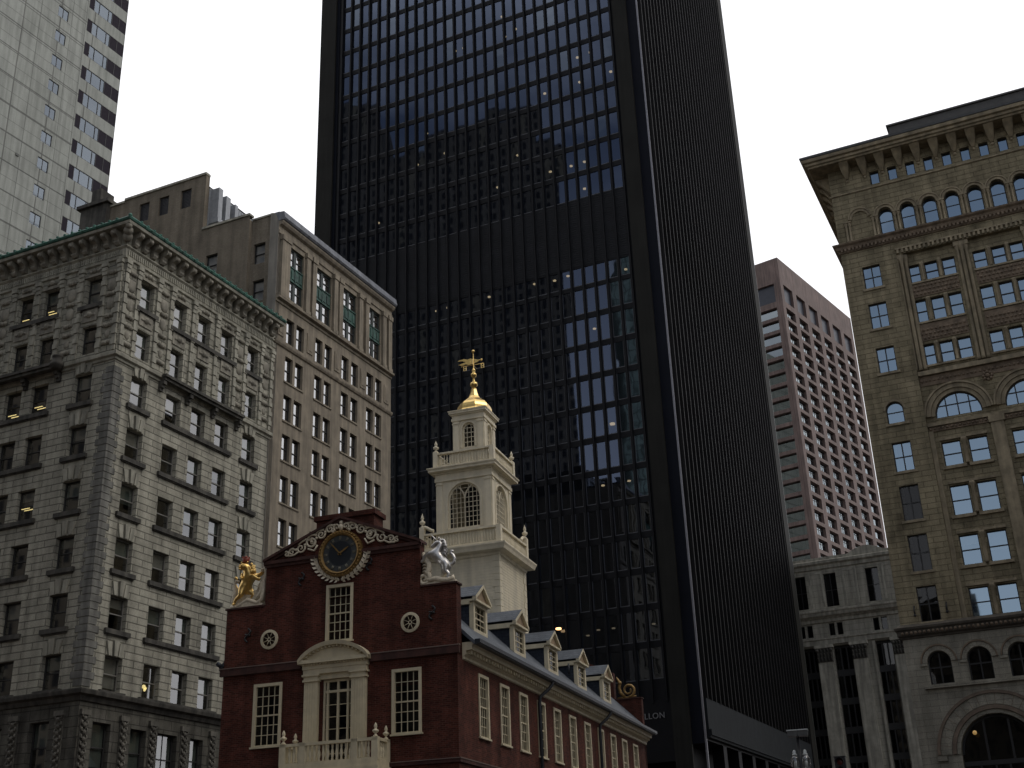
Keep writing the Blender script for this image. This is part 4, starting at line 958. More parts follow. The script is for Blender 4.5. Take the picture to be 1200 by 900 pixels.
# windows
rng = random.Random(3)
for face in ('F', 'R'):
    for (a, b, z0, z1) in holes[face]:
        bl = .9 if (face == 'F' and a < 2 and z0 > 38) else rng.choice([0, 0, .3, .4, .5, .5, .6, .9]) if face == 'R' else rng.choice([0, 0, 0, .3, .4, .5])  # top corner window: pale sheet paints its sky reflection
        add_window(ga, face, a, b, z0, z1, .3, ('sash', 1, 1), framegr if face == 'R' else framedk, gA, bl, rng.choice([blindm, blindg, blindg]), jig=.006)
for (a, b, z0, z1) in baseR: add_window(ga, 'R', a, b, z0, z1, .35, ('sash', 2 if b - a > 1.7 else 1, 1), framedk, gA, .9, blindg)
for (a, b, z0, z1) in baseF: add_window(ga, 'F', a, b, z0, z1, .35, ('sash', 1, 1), framedk, gA, .5, blindg)
for face in 'FR':
    for (a, b, z0, z1) in shop: add_window(ga, face, a, b, z0, z1, .35, ('cross', 2, 2, .08), framedk, gA).name = 'shop_window'
def behind(par, face, u, z, d):
    """the spot d metres inside the room that is seen through the facade point (u, z)"""
    inv = par.matrix_basis.inverted(); c = inv @ Vector((0, 0, ZO)); p = Vector(P(face, u, z, 0)); v = p - c
    k = d / (v.y if face in 'FG' else -v.x); q = p + v * k
    return (-q.x if face == 'F' else q.x if face == 'G' else q.y), q.z - ZO
def ceil_tube(face, u, z, d=.75, ln=.75, n=2):
    u, z = behind(ga, face, u, z, d)
    m = MB()
    for k in range(n): fbox(m, face, u - ln / 2, u + ln / 2, z, z + .03, d + .3 * k, d + .3 * k + .06)
    o = m.build('ceiling_light', tube); p = ga.matrix_basis
    o.matrix_world = p; return o
TL = [('F', 8.6, 39.3, 'pair of yellow strip lights inside the left top storey window, second from the picture edge'), ('F', 6.35, 39.4, 'pair of yellow strip lights inside the top storey window left of the medallion pier'),
      ('F', 6.3, 32.3, 'pair of yellow strip lights in the right window of the pair under the dark ledge'), ('F', 8.6, 32.15, 'pair of yellow strip lights in the left window of the pair under the dark ledge'), ('F', 6.3, 25.2, 'yellow strip lights three storeys under the dark ledge of the limestone block')]
for f_, u, z, lab in TL: tag(ceil_tube(f_, u, z), lab, 'ceiling light', 'lights inside the limestone block')
uu, zz = behind(ga, 'R', 5.35, 14.0, .7)
m = MB(); m.ball(P('R', uu, zz, .7), .13, 8); m.ball(P('R', uu + .2, zz - .08, .74), .1, 8); m.ball(P('R', uu + .08, zz - .2, .68), .09, 8)
o = m.build('pendant_lamp', tube); o.matrix_world = ga.matrix_basis; tag(o, 'yellow pendant lamp glowing in a lowest upright window of the limestone block', 'lamp')

pale_blind_sky = mat('pale_blind_sky_sheen', (.75, .78, .82), .8)  # blinds of the sandstone block; painted sky reflection on the tan side wall
# ================================================================ tan brick office building behind it
gb = bld('tan_office_building', (-18.9092, 88.4515), 24.47, 'tan brick and limestone office block with green copper window bays under its roof', 'building')
BW, BL_ = 22.0, 18.35
bc = [(1.66, 2.73), (3.07, 4.16), (5.85, 6.94), (7.29, 8.36), (9.94, 11.06), (11.5, 12.62), (14.06, 15.2), (15.58, 16.66)]
br = [45.62, 42.2, 38.85, 35.5, 32.05, 28.6, 25.2, 21.8, 18.4]; bh = 2.2
hB = [(a, b, z - bh, z) for z in br for a, b in bc]
bays = [(1.57, 3.78), (5.54, 8.04), (9.76, 12.2), (14.17, 16.37)]
mb = MB(); wall(mb, 'R', 0, BL_, -ZO, 47.2, hB, 0, .32)
wall(mb, 'R', 0, BL_, 47.2, 54.2, [(a, b, 47.45, 52.35) for a, b in bays], 0, .42)
mb.build('front_wall', tanstone, gb)
hF = [(6.22, 7.44, 50.68, 52.62), (6.22, 7.44, 47.1, 49.0), (12.1, 13.2, 58.2, 60.1), (14.3, 15.45, 58.2, 60.1), (9.6, 10.75, 58.2, 60.1)]
mb = MB()
wall(mb, 'F', 3.05, BW, -ZO, 55.35, hF[:2], 0, .3); wall(mb, 'F', 8.05, BW, 55.35, 61.0, hF[2:], 0, .3); wall(mb, 'F', .85, 3.05, -ZO, 55.0, [(1.6, 2.78, 50.68, 52.62), (1.55, 2.72, 47.12, 49.12)], .4, .3)
for u in (.85, 3.05): mb.face([P('F', u, -ZO, 0), P('F', u, 55.0, 0), P('F', u, 55.0, .4), P('F', u, -ZO, .4)])
mb.face([P('F', BW, -ZO, 0), P('F', BW, 61, 0), P('F', BW, 61, 10), P('F', BW, -ZO, 10)]); mb.face([(-8.05, 0, 55.3 + ZO), (-8.05, .5, 55.3 + ZO), (-8.05, .5, 61 + ZO), (-8.05, 0, 61 + ZO)])
mb.build('side_wall', tan, gb)
mb = MB(); fbox(mb, 'F', 0, .85, -ZO, 54.85, -.04, .5)
mb.build('corner_pier', palestone, gb)
mb = MB(); fbox(mb, 'F', 3.0, 8.05, 55.35, 55.55, -.12, .5); mb.nxt(); fbox(mb, 'F', .86, 3.0, 55.0, 55.16, .3, .8); mb.nxt(); fbox(mb, 'F', 8.0, 17.2, 61.0, 61.22, -.12, .5); fbox(mb, 'F', 17.2, BW, 60.8, 61.0, -.12, .5)
mb.build_each('parapet_coping', ashtrim, gb)
mb = MB(); mb.box(-BW + .1, -1.6, 1.6, BL_ - .3, 0, 53.9 + ZO); mb.box(-BW + .1, -8.6, .9, 9.7, 54.2 + ZO, 60.6 + ZO); mb.build('interior', inside, gb)
mb = MB(); mb.box(-BW, -.003, .82, BL_ - .003, 53.96 + ZO, 54.15 + ZO); mb.build('roof', darkpanel, gb)
mb = MB(); mb.box(-BW, -.005, BL_ - .2, BL_ - .004, 0, 53.9 + ZO); mb.build('rear_wall', tan, gb)
mb = MB()         # sheet metal penthouse flank with ducts
mb.box(-8.3, -8.05, .55, 10, 54.3 + ZO, 59.9 + ZO)
k = .6
while k < 10: mb.box(-8.05, -7.99, k, k + .05, 54.3 + ZO, 59.85 + ZO); k += .32
mb.box(-8.04, -7.1, .7, 1.25, 56.6 + ZO, 59.8 + ZO); mb.box(-8.04, -7.3, 2.0, 2.6, 57.2 + ZO, 59.7 + ZO); mb.box(-8.04, -7.4, 3.4, 3.8, 56.4 + ZO, 59.6 + ZO); mb.box(-8.04, -7.0, .65, 2.0, 56.3 + ZO, 56.7 + ZO)
for z in (58.3, 59.1): mb.tube([(-7.9, 4.6, z + ZO), (-7.9, 6.8, z + ZO)], .1, 6)
mb.box(-7.8, -7.5, 8.4, 8.9, 57 + ZO, 60 + ZO); mb.box(-7.0, -6.85, 4.0, 4.15, 55 + ZO, 56.4 + ZO)
mb.build('metal_penthouse', galv, gb)
mb = MB(); mb.box(-BW - .0, -18.9, -.5, 3, 57.0 + ZO, 61.1 + ZO); mb.box(-BW - .3, -18.6, -.8, 3.3, 61.1 + ZO, 61.45 + ZO); mb.box(-BW + .3, -20.6, .3, 2, 61.45 + ZO, 63.6 + ZO); mb.build('dark_roof_shed', ashdark, gb)
# trim of the street front
mb = MB()
rp_ = lambda p: [(p, -.03), (p, BL_ + .02)]
for prof in ([(.002, 46.45), (.1, 46.5), (.1, 46.7), (.38, 46.78), (.4, 46.95), (.002, 47.02)], [(.002, 42.75), (.12, 42.8), (.2, 42.95), (.22, 43.08), (.002, 43.12)], [(.002, 52.78), (.1, 52.82), (.12, 53.1), (.05, 53.12), (.05, 53.5), (.3, 53.62), (.42, 53.8), (.45, 53.92), (.002, 53.95)]):
    mb.nxt(); molding(mb, rp_, prof)
mb.build_each('string_course', tanstone, gb); mb = MB()
for a, b in ((.2, 1.5), (3.84, 5.48), (8.1, 9.7), (12.26, 14.11), (16.43, 18.2)):
    w_ = .58
    for c in ((a + .32 + .05, b - .32 - .05) if b - a > 1.5 else (a + .4, b - .3)):
        mb.nxt(); fbox(mb, 'R', c - w_ / 2, c + w_ / 2, 47.03, 52.3, -.26, -.002); fbox(mb, 'R', c - w_ / 2 - .07, c + w_ / 2 + .07, 52.3, 52.75, -.34, -.003); fbox(mb, 'R', c - w_ / 2 - .06, c + w_ / 2 + .06, 47.04, 47.35, -.32, -.004)
mb.build_each('pilaster', tanstone, gb); mb = MB()
for a, b in ((.2, 1.5), (4.24, 5.78), (8.5, 9.84), (12.76, 13.96), (16.75, 18.2)): mb.nxt(); fbox(mb, 'R', (a + b) / 2 - .4, (a + b) / 2 + .4, 43.7, 45.5, -.07, -.002); fbox(mb, 'R', (a + b) / 2 - .25, (a + b) / 2 + .25, 43.95, 45.25, -.1, -.07)
mb.build_each('carved_panel', tanstone, gb); mb = MB()
for z in br[1:]:
    for a, b in bc[::2]: mb.nxt(); fbox(mb, 'R', a - .1, a + 2.6, z - bh - .14, z - bh - .003, -.09, -.002)
mb.build_each('window_sill', tanstone, gb)
mb = MB(); molding(mb, lambda p: [(p, -.05), (p, BL_ + .1)], [(.003, 53.96), (.5, 54.0), (.62, 54.15), (.6, 54.3), (.5, 54.75), (-.4, 54.85)]); mb.build('roof_edge', zinc, gb)
for a, b in bays:
    m = MB(); c = (a + b) / 2; fbox(m, 'R', a, b, 49.35, 50.55, .12, .5)
    for s_ in range(4):
        w0 = a + (b - a) * (s_ + .12) / 4; fbox(m, 'R', w0, w0 + (b - a) * .19, 49.55, 50.35, .07, .119)
    fbox(m, 'R', c - .07, c + .07, 49.4, 50.5, .04, .118)
    fbox(m, 'R', a, b, 50.55, 50.66, .05, .45); fbox(m, 'R', a, b, 49.26, 49.35, .06, .45)
    o = m.build('copper_bay', copperdk, gb)
    f = MB()
    for z0, z1 in ((47.46, 49.26), (50.66, 52.34)):
        f.nxt()
        for u0, u1 in ((a, a + .12), (c - .16, c + .16), (b - .12, b)): fbox(f, 'R', u0, u1, z0, z1, .17, .4)
        fbox(f, 'R', a + .12, b - .12, z0, z0 + .1, .18, .4); fbox(f, 'R', a + .12, b - .12, z1 - .12, z1, .18, .4)
    f.build_each('bay_frame', mat('dark_green_joinery', (.012, .022, .018), .5), o)
    for u0, u1 in ((a + .12, c - .16), (c + .16, b - .12)):
        for z0, z1 in ((47.57, 49.25), (50.67, 52.1)):
            add_window(gb, 'R', u0, u1, z0, z1, .2, ('sash', 1, 1), framebr, gB)
rng = random.Random(5)
for (a, b, z0, z1) in hB:
    if z0 < 22.5: continue
    add_window(gb, 'R', a, b, z0, z1, .24, ('sash', 1, 1), framebr, gB, rng.choice([0, 0, .3, .5]), jig=.005)
mb = MB()
for (a, b, z0, z1) in hB:
    if z0 < 22.5: fbox(mb, 'R', a, b, z0, z1, .25, .27)
mb.build('lower_windows', gB, gb)['kind'] = 'stuff'
for (a, b, z0, z1) in hF[:2]: add_window(gb, 'F', a, b, z0, z1, .22, ('sash', 1, 1), framebr, gA, 1.0, pale_blind_sky)  # full pale sheets paint the bright sky reflected in these panes
for (a, b, z0, z1) in ((1.6, 2.78, 50.68, 52.62), (1.55, 2.72, 47.12, 49.12)): add_window(gb, 'F', a, b, z0, z1, .62, ('sash', 1, 1), framebr, gA, 1.0, pale_blind_sky)  # same painted sky reflection behind the recessed panes
for (a, b, z0, z1) in hF[2:]:
    m = MB(); fbox(m, 'F', a, b, z0, z1, .22, .28)
    for k in range(12): fbox(m, 'F', a + .05, b - .05, z0 + .1 + k * .15, z0 + .17 + k * .15, .17, .22)
    m.build('louvre', darkpanel, gb)

# ================================================================ concrete tower, upper left
gc = bld('concrete_tower', (-58.55729, 154.25966), 27.0, 'pale concrete slab tower with ribbon windows at its right edge, upper left corner', 'building')
gc.scale = (1.45, 1.45, 1.45); gc.location = (-58.55729 * 1.45, 154.25966 * 1.45, ZO - ZO * 1.45)
CT = 150.0; pc = 4.33
strips = [113.85 + pc * k for k in range(-11, 8)]
small = [107.75 + pc * 1.015 * k for k in range(-8, 9)]
mb = MB()
hs = [(-7.55, -.02, z - 2.3, z) for z in strips] + [(-12.95, -11.05, z - 1.85, z) for z in small]
wall(mb, 'R', -40, 0, -ZO, CT, hs, 0, .18); mb.box(-.4, -.03, -.012, .0, 0, CT + ZO) if False else None
mb.face([(0, 0, 0), (-25, 0, 0), (-25, 0, CT + ZO), (0, 0, CT + ZO)]); mb.face([(0, -40, 0), (-25, -40, 0), (-25, -40, CT + ZO), (0, -40, CT + ZO)]); mb.face([(0, 0, CT + ZO), (-25, 0, CT + ZO), (-25, -40, CT + ZO), (0, -40, CT + ZO)])
mb.build('wall', conc, gc)
mb = MB()
for k in range(-20, 22):
    z = 103.8 + pc * .5 * k
    if z > CT: break
    fbox(mb, 'R', -39.9, -7.7, z, z + (.11 if k % 2 == 0 else .05), -.006, -.001)
for u in (-7.85, -15.9, -24, -32):
    fbox(mb, 'R', u, u + .07, 40, CT - .1, -.008, -.0015)
fbox(mb, 'R', -10.4, -10.33, 40, CT - .1, -.004, -.0012)
mb.build('panel_joints', conctrim, gc)
mb = MB(); mb.box(-24.8, -.6, -39.8, -.2, 0, CT); mb.build('interior', inside, gc)
key = {}
f = MB(); g = MB(); dk = MB()
def rel(m, face, u0, u1, z0, z1, d0, d1): fbox(m, face, u0, u1, z0 - ZO, z1 - ZO, d0, d1)
for u in (-7.55, -6.62, -5.57, -3.73, -2.98, -1.5, -.09): rel(f, 'R', u, u + .09, 0, 2.3, .02, .12)
for z in (0, 2.22): rel(f, 'R', -7.46, -.09, z, z + .08, .025, .115)
rel(g, 'R', -6.53, -2.98, .08, 2.22, .08, .09); dk2 = MB(); rel(dk2, 'R', -7.46, -6.62, .08, 2.22, .05, .1); rel(dk, 'R', -2.89, -.09, .08, 2.22, .05, .1)
fm_, gm_, dm_ = f.mesh('window', framebr), g.mesh('pane', gC), dk.mesh('dark_panel', mat('plum_dark_panel', (.022, .018, .026), .7, noise=.15, spec=.1))
dn_ = dk2.mesh('dark_panel', MATS['plum_dark_panel'])
for z in strips:
    if z < 78: continue
    o = link('ribbon_window', fm_, gc, (0, 0, z - 2.3 + ZO)); link('pane', gm_, o, (0, 0, 0)); link('dark_panel', dm_, o, (0, 0, 0)); link('dark_panel', dn_, o, (0, 0, 0))
for z in small:
    if z < 85: continue
    add_window(gc, 'R', -12.95, -11.05, z - 1.85, z, .06, ('cross', 2, 1, .1), framebr, gC)
m = MB(); fbox(m, 'R', -16.6, -16.1, 97.0, 97.35, -.12, -.002); m.build('wall_vent', conctrim, gc)

# ================================================================ black glass tower
DK = (17.72396, 125.09891); DH = 24.556
gd = bld('black_tower', DK, DH, 'huge black glass and metal office tower filling the middle of the picture', 'tower')
DT = 165.0; p_ = 1.511
DW, DL = 47.9, 49.0
dc = [(3.80 + p_ * k, 4.90 + p_ * k) for k in range(27)]
drows = [(68.35, 70.72)] + [(67.8 - 3.9 * k - 3.22, 67.8 - 3.9 * k) for k in range(12)] + [(99.05 + 3.9 * k - 3.22, 99.05 + 3.9 * k) for k in range(-4, 16)]
mb = MB(); hd_ = [(a, b, z0, z1) for a, b in dc for z0, z1 in drows]
wall(mb, 'F', 0, DW, 15.4, DT, hd_, 0, .1); mb.build('front_wall', dmetal, gd)
mb = MB(); wall(mb, 'R', 0, DL, 15.4, DT, [], .06, .1); mb.face([(-DW, 0, 0), (-DW, DL, 0), (-DW, DL, DT), (-DW, 0, DT)]); mb.face([(-DW, DL, 0), (0, DL, 0), (0, DL, DT), (-DW, DL, DT)]); mb.face([(-DW, 0, DT), (0, 0, DT), (0, DL, DT), (-DW, DL, DT)])
mb.build('flank_wall', dmetal, gd)
mb = MB(); mb.box(-DW + 5, -5, 5, DL - 5, 0, DT - 1); mb.build('interior', inside, gd)
# mechanical floors
mb = MB(); fbox(mb, 'F', 3.4, 44.9, 71.0, 80.1, -.03, -.002)
for k in range(30): fbox(mb, 'F', 3.4, 44.9, 71.3 + .3 * k - (0 if k else 0), 71.38 + .3 * k, -.06, -.031)
mb.build('louvre_band', mat('mechanical_louvre', (.011, .012, .0145), .6, noise=.4, nscale=.5, streak=.3, spec=.2), gd)
# mullions
mm_ = MB(); mm_.box(-.1, .1, -.30, -.004, 19.3 + ZO, DT + ZO); me = mm_.mesh('mullion', dfin)
for k in range(28): link('mullion', me, gd, (-(3.595 + p_ * k - .04), 0, 0))
mm_ = MB(); mm_.box(-.058, .42, -.11, .11, 19.35 + ZO, DT + ZO); mm_.box(.42, .46, -.07, .07, 19.3 + ZO, DT + ZO); me = mm_.mesh('mullion', mat('flank_fin_metal', (.0115, .0112, .0112), .55, noise=.25, nscale=.15, streak=.2, spec=.15))
for k in range(31): link('mullion', me, gd, (0, .62 + p_ * k, 0))
mb = MB()
fbox(mb, 'F', 1.35, 3.15, 0 - ZO, DT, -.42, -.002); mb.nxt(); fbox(mb, 'F', 45.4, DW + .05, 0 - ZO, DT, -.42, -.002)
mb.nxt(); fbox(mb, 'R', 46.6, DL + .05, 0 - ZO, DT, -.5, .05)
mb.build_each('corner_column', dcol, gd)
mb = MB(); fbox(mb, 'F', .15, 1.35, 15, DT, -.06, -.003); mb.nxt(); fbox(mb, 'F', 44.9, 45.4, 15, DT, -.1, -.003); mb.build_each('corner_panel', dnavy, gd)
mb = MB(); mb.box(-.07, .11, -.10, .11, 0, DT + ZO); mb.build('corner_strip', dstrip, gd)
mb = MB(); mb.box(.4, .52, DL + .052, DL + .16, 0, DT + ZO); mb.build('edge_strip', mat('dull_corner_strip', (.12, .13, .12), .4, metal=.5), gd)
# flank glass between the fins
g = MB()
for k in range(30):
    for z0, z1 in drows:
        u = .62 + p_ * k; g.face([P('R', u + .2, z0, .05), P('R', u + 1.3, z0, .05), P('R', u + 1.3, z1, .05), P('R', u + .2, z1, .05)])
tag(g.build('flank_windows', gD, gd), kind='stuff')
rng = random.Random(11)
near = sorted([(a, b, z0, z1) for (a, b) in dc[:10] for (z0, z1) in drows if z1 < 72], key=lambda h: -h[2] * 0 + (abs(h[2] - 48) * 1.0 + h[0]))[:100]
nset = set(near)
fm = MB(); fm.box(-.55, .55, 0, .09, 0, .1); fm.box(-.55, -.51, 0, .09, .1, 3.22); fm.box(.51, .55, 0, .09, .1, 3.22)
sillm = mat('tower_sill_metal', (.07, .072, .08), .4, noise=.2)
WF = fm.mesh('window', sillm); fm = MB(); fm.box(-.55, .55, 0, .09, 0, .1); fm.box(-.55, -.51, 0, .09, .1, 2.37); fm.box(.51, .55, 0, .09, .1, 2.37); WF2 = fm.mesh('window', sillm)
PM = {}
for hgt in (3.22, 2.37):
    for mt in (gD, gD2):
        g = MB(); g.face([(-.51, 0, .1), (.51, 0, .1), (.51, 0, hgt), (-.51, 0, hgt)]); PM[(hgt, mt.name)] = g.mesh('pane', mt)
fr_ = MB(); gl_ = MB()
for a, b in dc:
    for z0, z1 in drows:
        h = (a, b, z0, z1); ja, jb = rng.gauss(0, .0028), rng.gauss(0, .0028); wavy = (a < 6.0 and z1 < 72) or rng.random() < .08
        if h in nset:
            hgt = 2.37 if z0 > 68 else 3.22
            o = link('window', WF if hgt > 3 else WF2, gd, P('F', (a + b) / 2, z0, .02)); q = link('pane', PM[(hgt, (gD2 if wavy else gD).name)], o, (0, .06, 0)); q.rotation_euler = (ja, 0, jb)
        else:
            fbox(fr_, 'F', a, b, z0, z0 + .1, .02, .1)
            gl_.face([P('F', b, z0 + .1, .08 - jb * .5), P('F', a, z0 + .1, .08 + jb * .5), P('F', a, z1, .08 + jb * .5 - ja * 3), P('F', b, z1, .08 - jb * .5 - ja * 3)], 1 if wavy else 0)
tag(fr_.build('window_sill', sillm, gd), kind='stuff'); tag(gl_.build('window_glass', [gD, gD2], gd), kind='stuff')
# base: fascia, canopy band, recessed lobby
mb = MB(); fbox(mb, 'F', 3.15, 45.4, 13.5, 19.6, -.2, -.004); mb.build('base_fascia', dfin, gd)
mb = MB(); fbox(mb, 'R', .3, 46.6, 16.3, 19.35, -.35, -.002); fbox(mb, 'R', .3, 46.6, 15.75, 16.3, -.6, -.003); fbox(mb, 'R', .3, 46.6, 15.5, 15.75, -.45, 3); mb.build('canopy_band', dsoff, gd)
mb = MB(); mb.box(-DW + 3, -3, 3, DL - 3, 0, 15.4 + ZO)
for k in range(8): mb.box(-1.2, .0, 6 + 5.6 * k, 7.2 + 5.6 * k, 0, 15.4 + ZO)
mb.box(-DW, 0, .01, DL - .01, 15.3 + ZO, 15.45 + ZO); mb.build('lobby', dfin, gd)
cu_ = bpy.data.curves.new('sign_text', 'FONT'); cu_.body = 'ELLON'; cu_.size = .78; cu_.extrude = .03; cu_.space_character = 1.12
def text_mesh(body, size, ext, sp=1.0):
    c = bpy.data.curves.new('t', 'FONT'); c.body = body; c.size = size; c.extrude = ext; c.space_character = sp
    o = bpy.data.objects.new('t', c); COL.objects.link(o); bpy.context.view_layer.update()
    me = bpy.data.meshes.new_from_object(o.evaluated_get(bpy.context.evaluated_depsgraph_get())); bpy.data.objects.remove(o); return me
sgm = mat('dim_grey_letters', (.16, .165, .17), .5)
sg = empty('wall_sign', gd.matrix_basis @ Vector(P('F', 5.7, 17.75, -.25)), -radians(DH), 'dim grey letters MELLON on the dark tower base behind the far brick gable end', 'sign')
for body, sz, x in (('M', 1.15, -1.95), ('ELLON', .82, -.85)):
    me = text_mesh(body, sz, .03, 1.08); me.materials.clear(); me.materials.append(sgm); me.name = 'letters'
    o = link('letters', me, sg, (x, 0, 0)); o.rotation_euler = (pi / 2, 0, 0)
# lamps seen inside
DLT = [(26.13, 108.76), (24.82, 108.75), (30.67, 96.78), (27.92, 92.72), (32.13, 92.28), (38.09, 85.01), (20.43, 85.15), (17.47, 89.05), (13.29, 97.16), (18.89, 111.77), (18.59, 108.3), (17.0, 108.97), (8.48, 101.11), (6.69, 101.26), (4.16, 97.3), (8.4, 97.2), (10.29, 85.16), (8.49, 85.21), (13.1, 85.21), (8.73, 81.38), (15.96, 70.07), (13.34, 69.85), (11.58, 70.01), (4.29, 68.99), (8.68, 62.3), (8.94, 43.16), (5.87, 43.14), (29.47, 69.77), (27.86, 69.84), (22.11, 69.89), (10.55, 27.38), (8.84, 27.35), (4.38, 27.25), (11.77, 26.94)]
lm = MB(); lm.lathe(0, 0, [(.2, 0), (.2, .1)], 10); lme = lm.mesh('ceiling_light', lampwarm); lmd = lm.mesh('ceiling_light', mat('dim_ceiling_lamp', (.6, .55, .45), .5, emit=((1, .85, .6), .45)))
GD = gd.matrix_basis
for u, z in DLT:
    o = bpy.data.objects.new('ceiling_light', lme); COL.objects.link(o); u, z = behind(gd, 'F', u, z, .5); o.location = GD @ Vector(P('F', u, z, .5)); o.rotation_euler = (0, 0, -radians(DH))
    if z < 40: o.data = lmd
    tag(o, 'tiny warm ceiling lamp glowing behind a dark window of the black tower', 'ceiling light', 'lamps inside the black tower')
for (u, z), mt, lab in (((14.85, 27.9), lamporange, 'bright orange lamp low in the black tower just above the third slate dormer'), ((7.5, 50.3), lampwarm, 'bright white lamp in the grey reflecting windows of the black tower')):
    m = MB(); m.lathe(0, 0, [(.3, 0), (.3, .16)], 12); o = m.build('ceiling_light', mt); o.location = GD @ Vector(P('F', u, z, -.6 if mt is lamporange else .5)); tag(o, lab, 'ceiling light')

# ================================================================ pink granite tower (right, far)
gf = bld('pink_granite_tower', (72.354, 290.39), 36.5, 'distant pink granite office tower with deep egg-crate windows', 'tower')
FT = 159.9
mb = MB()
fr = [(145.5 - 3.717 * k - 2.75, 145.5 - 3.717 * k) for k in range(27)]
fc = [(1.7 + 7.95 * k, 1.7 + 7.95 * k + 5.5) for k in range(6)]
hr = [(a, b, 147.2, 152.4) for a, b in fc]
wall(mb, 'R', 0, 49, 40, FT, [(a, b, z0, z1) for a, b in fc for z0, z1 in fr] + hr, 0, .8)
wall(mb, 'F', 0, 30, 40, FT, [(1.9, 29, z0, z1) for z0, z1 in fr] + [(1.9, 29, 147.2, 152.6)], 0, 1.1)
mb.face([(0, 0, FT + ZO), (-30, 0, FT + ZO), (-30, 49, FT + ZO), (0, 49, FT + ZO)]); mb.box(-30, 0, .01, 49, 0, 41); mb.face([P('R', 49, 40, 0), P('R', 49, FT, 0), P('R', 49, FT, 30), P('R', 49, 40, 30)])
mb.build('wall', pink, gf)
mb = MB()
for k in range(7): mb.nxt(); fbox(mb, 'R', 7.3 + 7.95 * (k - 1) + 1.2 + 0, 7.3 + 7.95 * (k - 1) + 1.32, 152.6, FT - .02, -.005, -.001)
mb.nxt(); fbox(mb, 'F', .9, 1.0, 60, FT - .02, -.006, -.001)
mb.build_each('panel_joint', mat('granite_joint', (.09, .055, .05), .8), gf)
mb = MB(); mb.box(-29, -2.4, 2.4, 48, 41, FT); mb.build('interior', inside, gf)
g = MB(); f = MB(); rel(g, 'R', -2.75, 2.75, 0, 2.75, .06, .08); rel(f, 'R', -.06, .06, 0, 2.75, 0, .06); rel(f, 'R', -2.75, 2.75, 2.6, 2.75, 0, .059); rel(f, 'R', -2.75, 2.75, 1.75, 1.85, 0, .058)
ge, fe = g.mesh('pane', gF), f.mesh('window', framedk)
cnt = 0
for k, (z0, z1) in enumerate(fr[:19]):
    for a, b in fc[:5]:
        o = link('window', fe, gf, P('R', (a + b) / 2, z0, .68)); link('pane', ge, o, (0, 0, 0))
rest = MB()
for z0, z1 in fr:
    fbox(rest, 'R', fc[5][0], fc[5][1], z0, z1, .74, .76)
    if (z0, z1) in fr[19:]:
        for a, b in fc[:5]: fbox(rest, 'R', a, b, z0, z1, .74, .76)
    fbox(rest, 'F', 1.9, 29, z0, z1, .9, .92)
tag(rest.build('window_glass', gF, gf), kind='stuff')
m = MB(); fbox(m, 'F', 1.9, 29, 147.2, 152.6, .7, .72)
for a, b in fc: fbox(m, 'R', a, b, 147.2, 152.4, .7, .72)
m.build('plant_floor_louvre', mat('navy_louvre', (.03, .035, .05), .4, noise=.15), gf)

# ================================================================ brown sandstone building, right
gg = bld('sandstone_office_building', (26.94347, 87.43083), 24.6, 'tall brown sandstone block with arcaded top and bracketed cornice at the right edge', 'building')
GW, GL = 27.0, 22.0
sing = [(44.6, 46.57), (41.08, 43.25), (37.3, 39.42), (29.28, 31.56), (25.5, 28.16), (21.7, 24.4), (18.08, 20.6)]
trip = [4.75, 6.1, 7.42, 9.72, 11.1, 12.42, 14.7, 16.07, 17.4, 19.67, 21.05, 22.37]; tw_ = .98
tz = [(44.42, 45.97), (40.97, 42.9), (37.35, 39.1)]
pair = [4.93, 6.82, 9.88, 11.77, 14.83, 16.72, 19.8, 21.7]; pw = 1.34
pz = [(29.2, 31.1), (25.45, 27.7), (21.76, 23.97), (18.02, 20.14)]
bigc = [6.58, 11.53, 16.48, 21.45]
arcx = [3.40 + 1.71 * k for k in range(13)]
attx = [3.28 + 1.42 * k for k in range(16)]
mb = MB()
h1 = [(1.47, 2.85, a, b) for a, b in sing] + [(1.47, 2.75, 33.1, 34.83, 'arch')]
wall(mb, 'G', 0, 4.2, 18.0, 48.1, h1, 0, .35)
h2 = [(x, x + tw_, a, b) for x in trip for a, b in tz] + [(x, x + pw, a, b) for x in pair for a, b in pz] + [(c - 1.68, c + 1.68, 32.98, 34.83) for c in []] + [(c - 1.66, c + 1.66, 33.0, 34.84, 'arch') for c in bigc]
wall(mb, 'G', 4.2, GW, 18.0, 47.0, h2, .4, .35)
wall(mb, 'G', 4.2, GW, 47.0, 48.1, [], 0, .3); mb.face([P('G', 4.2, 47, 0), P('G', GW, 47, 0), P('G', GW, 47, .4), P('G', 4.2, 47, .4)]); mb.face([P('G', 4.2, 18, 0), P('G', 4.2, 47, 0), P('G', 4.2, 47, .4), P('G', 4.2, 18, .4)])
wall(mb, 'G', 0, GW, 48.1, 53.5, [(x, x + 1.1, 49.06, 51.4, 'arch') for x in arcx], 0, .45)
wall(mb, 'G', 0, GW, 53.5, 56.6, [(x, x + .72, 53.8, 55.0) for x in attx], 0, .35)
wall(mb, 'L', 0, GL, 18.0, 56.6, [(4 * k + 2, 4 * k + 3.4, z, z + 2.1) for k in range(5) for z in (19, 22.7, 26.4, 30.1, 33.8, 37.5, 41.2, 44.9)], 0, .3)
mb.build('wall', sand, gg)
mb = MB()
lowx = [1.42 + 2.655 * k for k in range(9)]
wall(mb, 'G', 0, GW, 12.2, 17.1, [(x, x + 1.58, 13.72, 15.98, 'arch') for x in lowx], 0, .5)
pcx = [5.1, 13.2, 21.3]
wall(mb, 'G', 0, GW, -ZO, 12.2, [(c - 2.46, c + 2.46, -ZO, 11.46, 'arch') for c in pcx], 0, .8)
mb.build('base_wall', sandlow, gg)
mb = MB()
rg = MB()
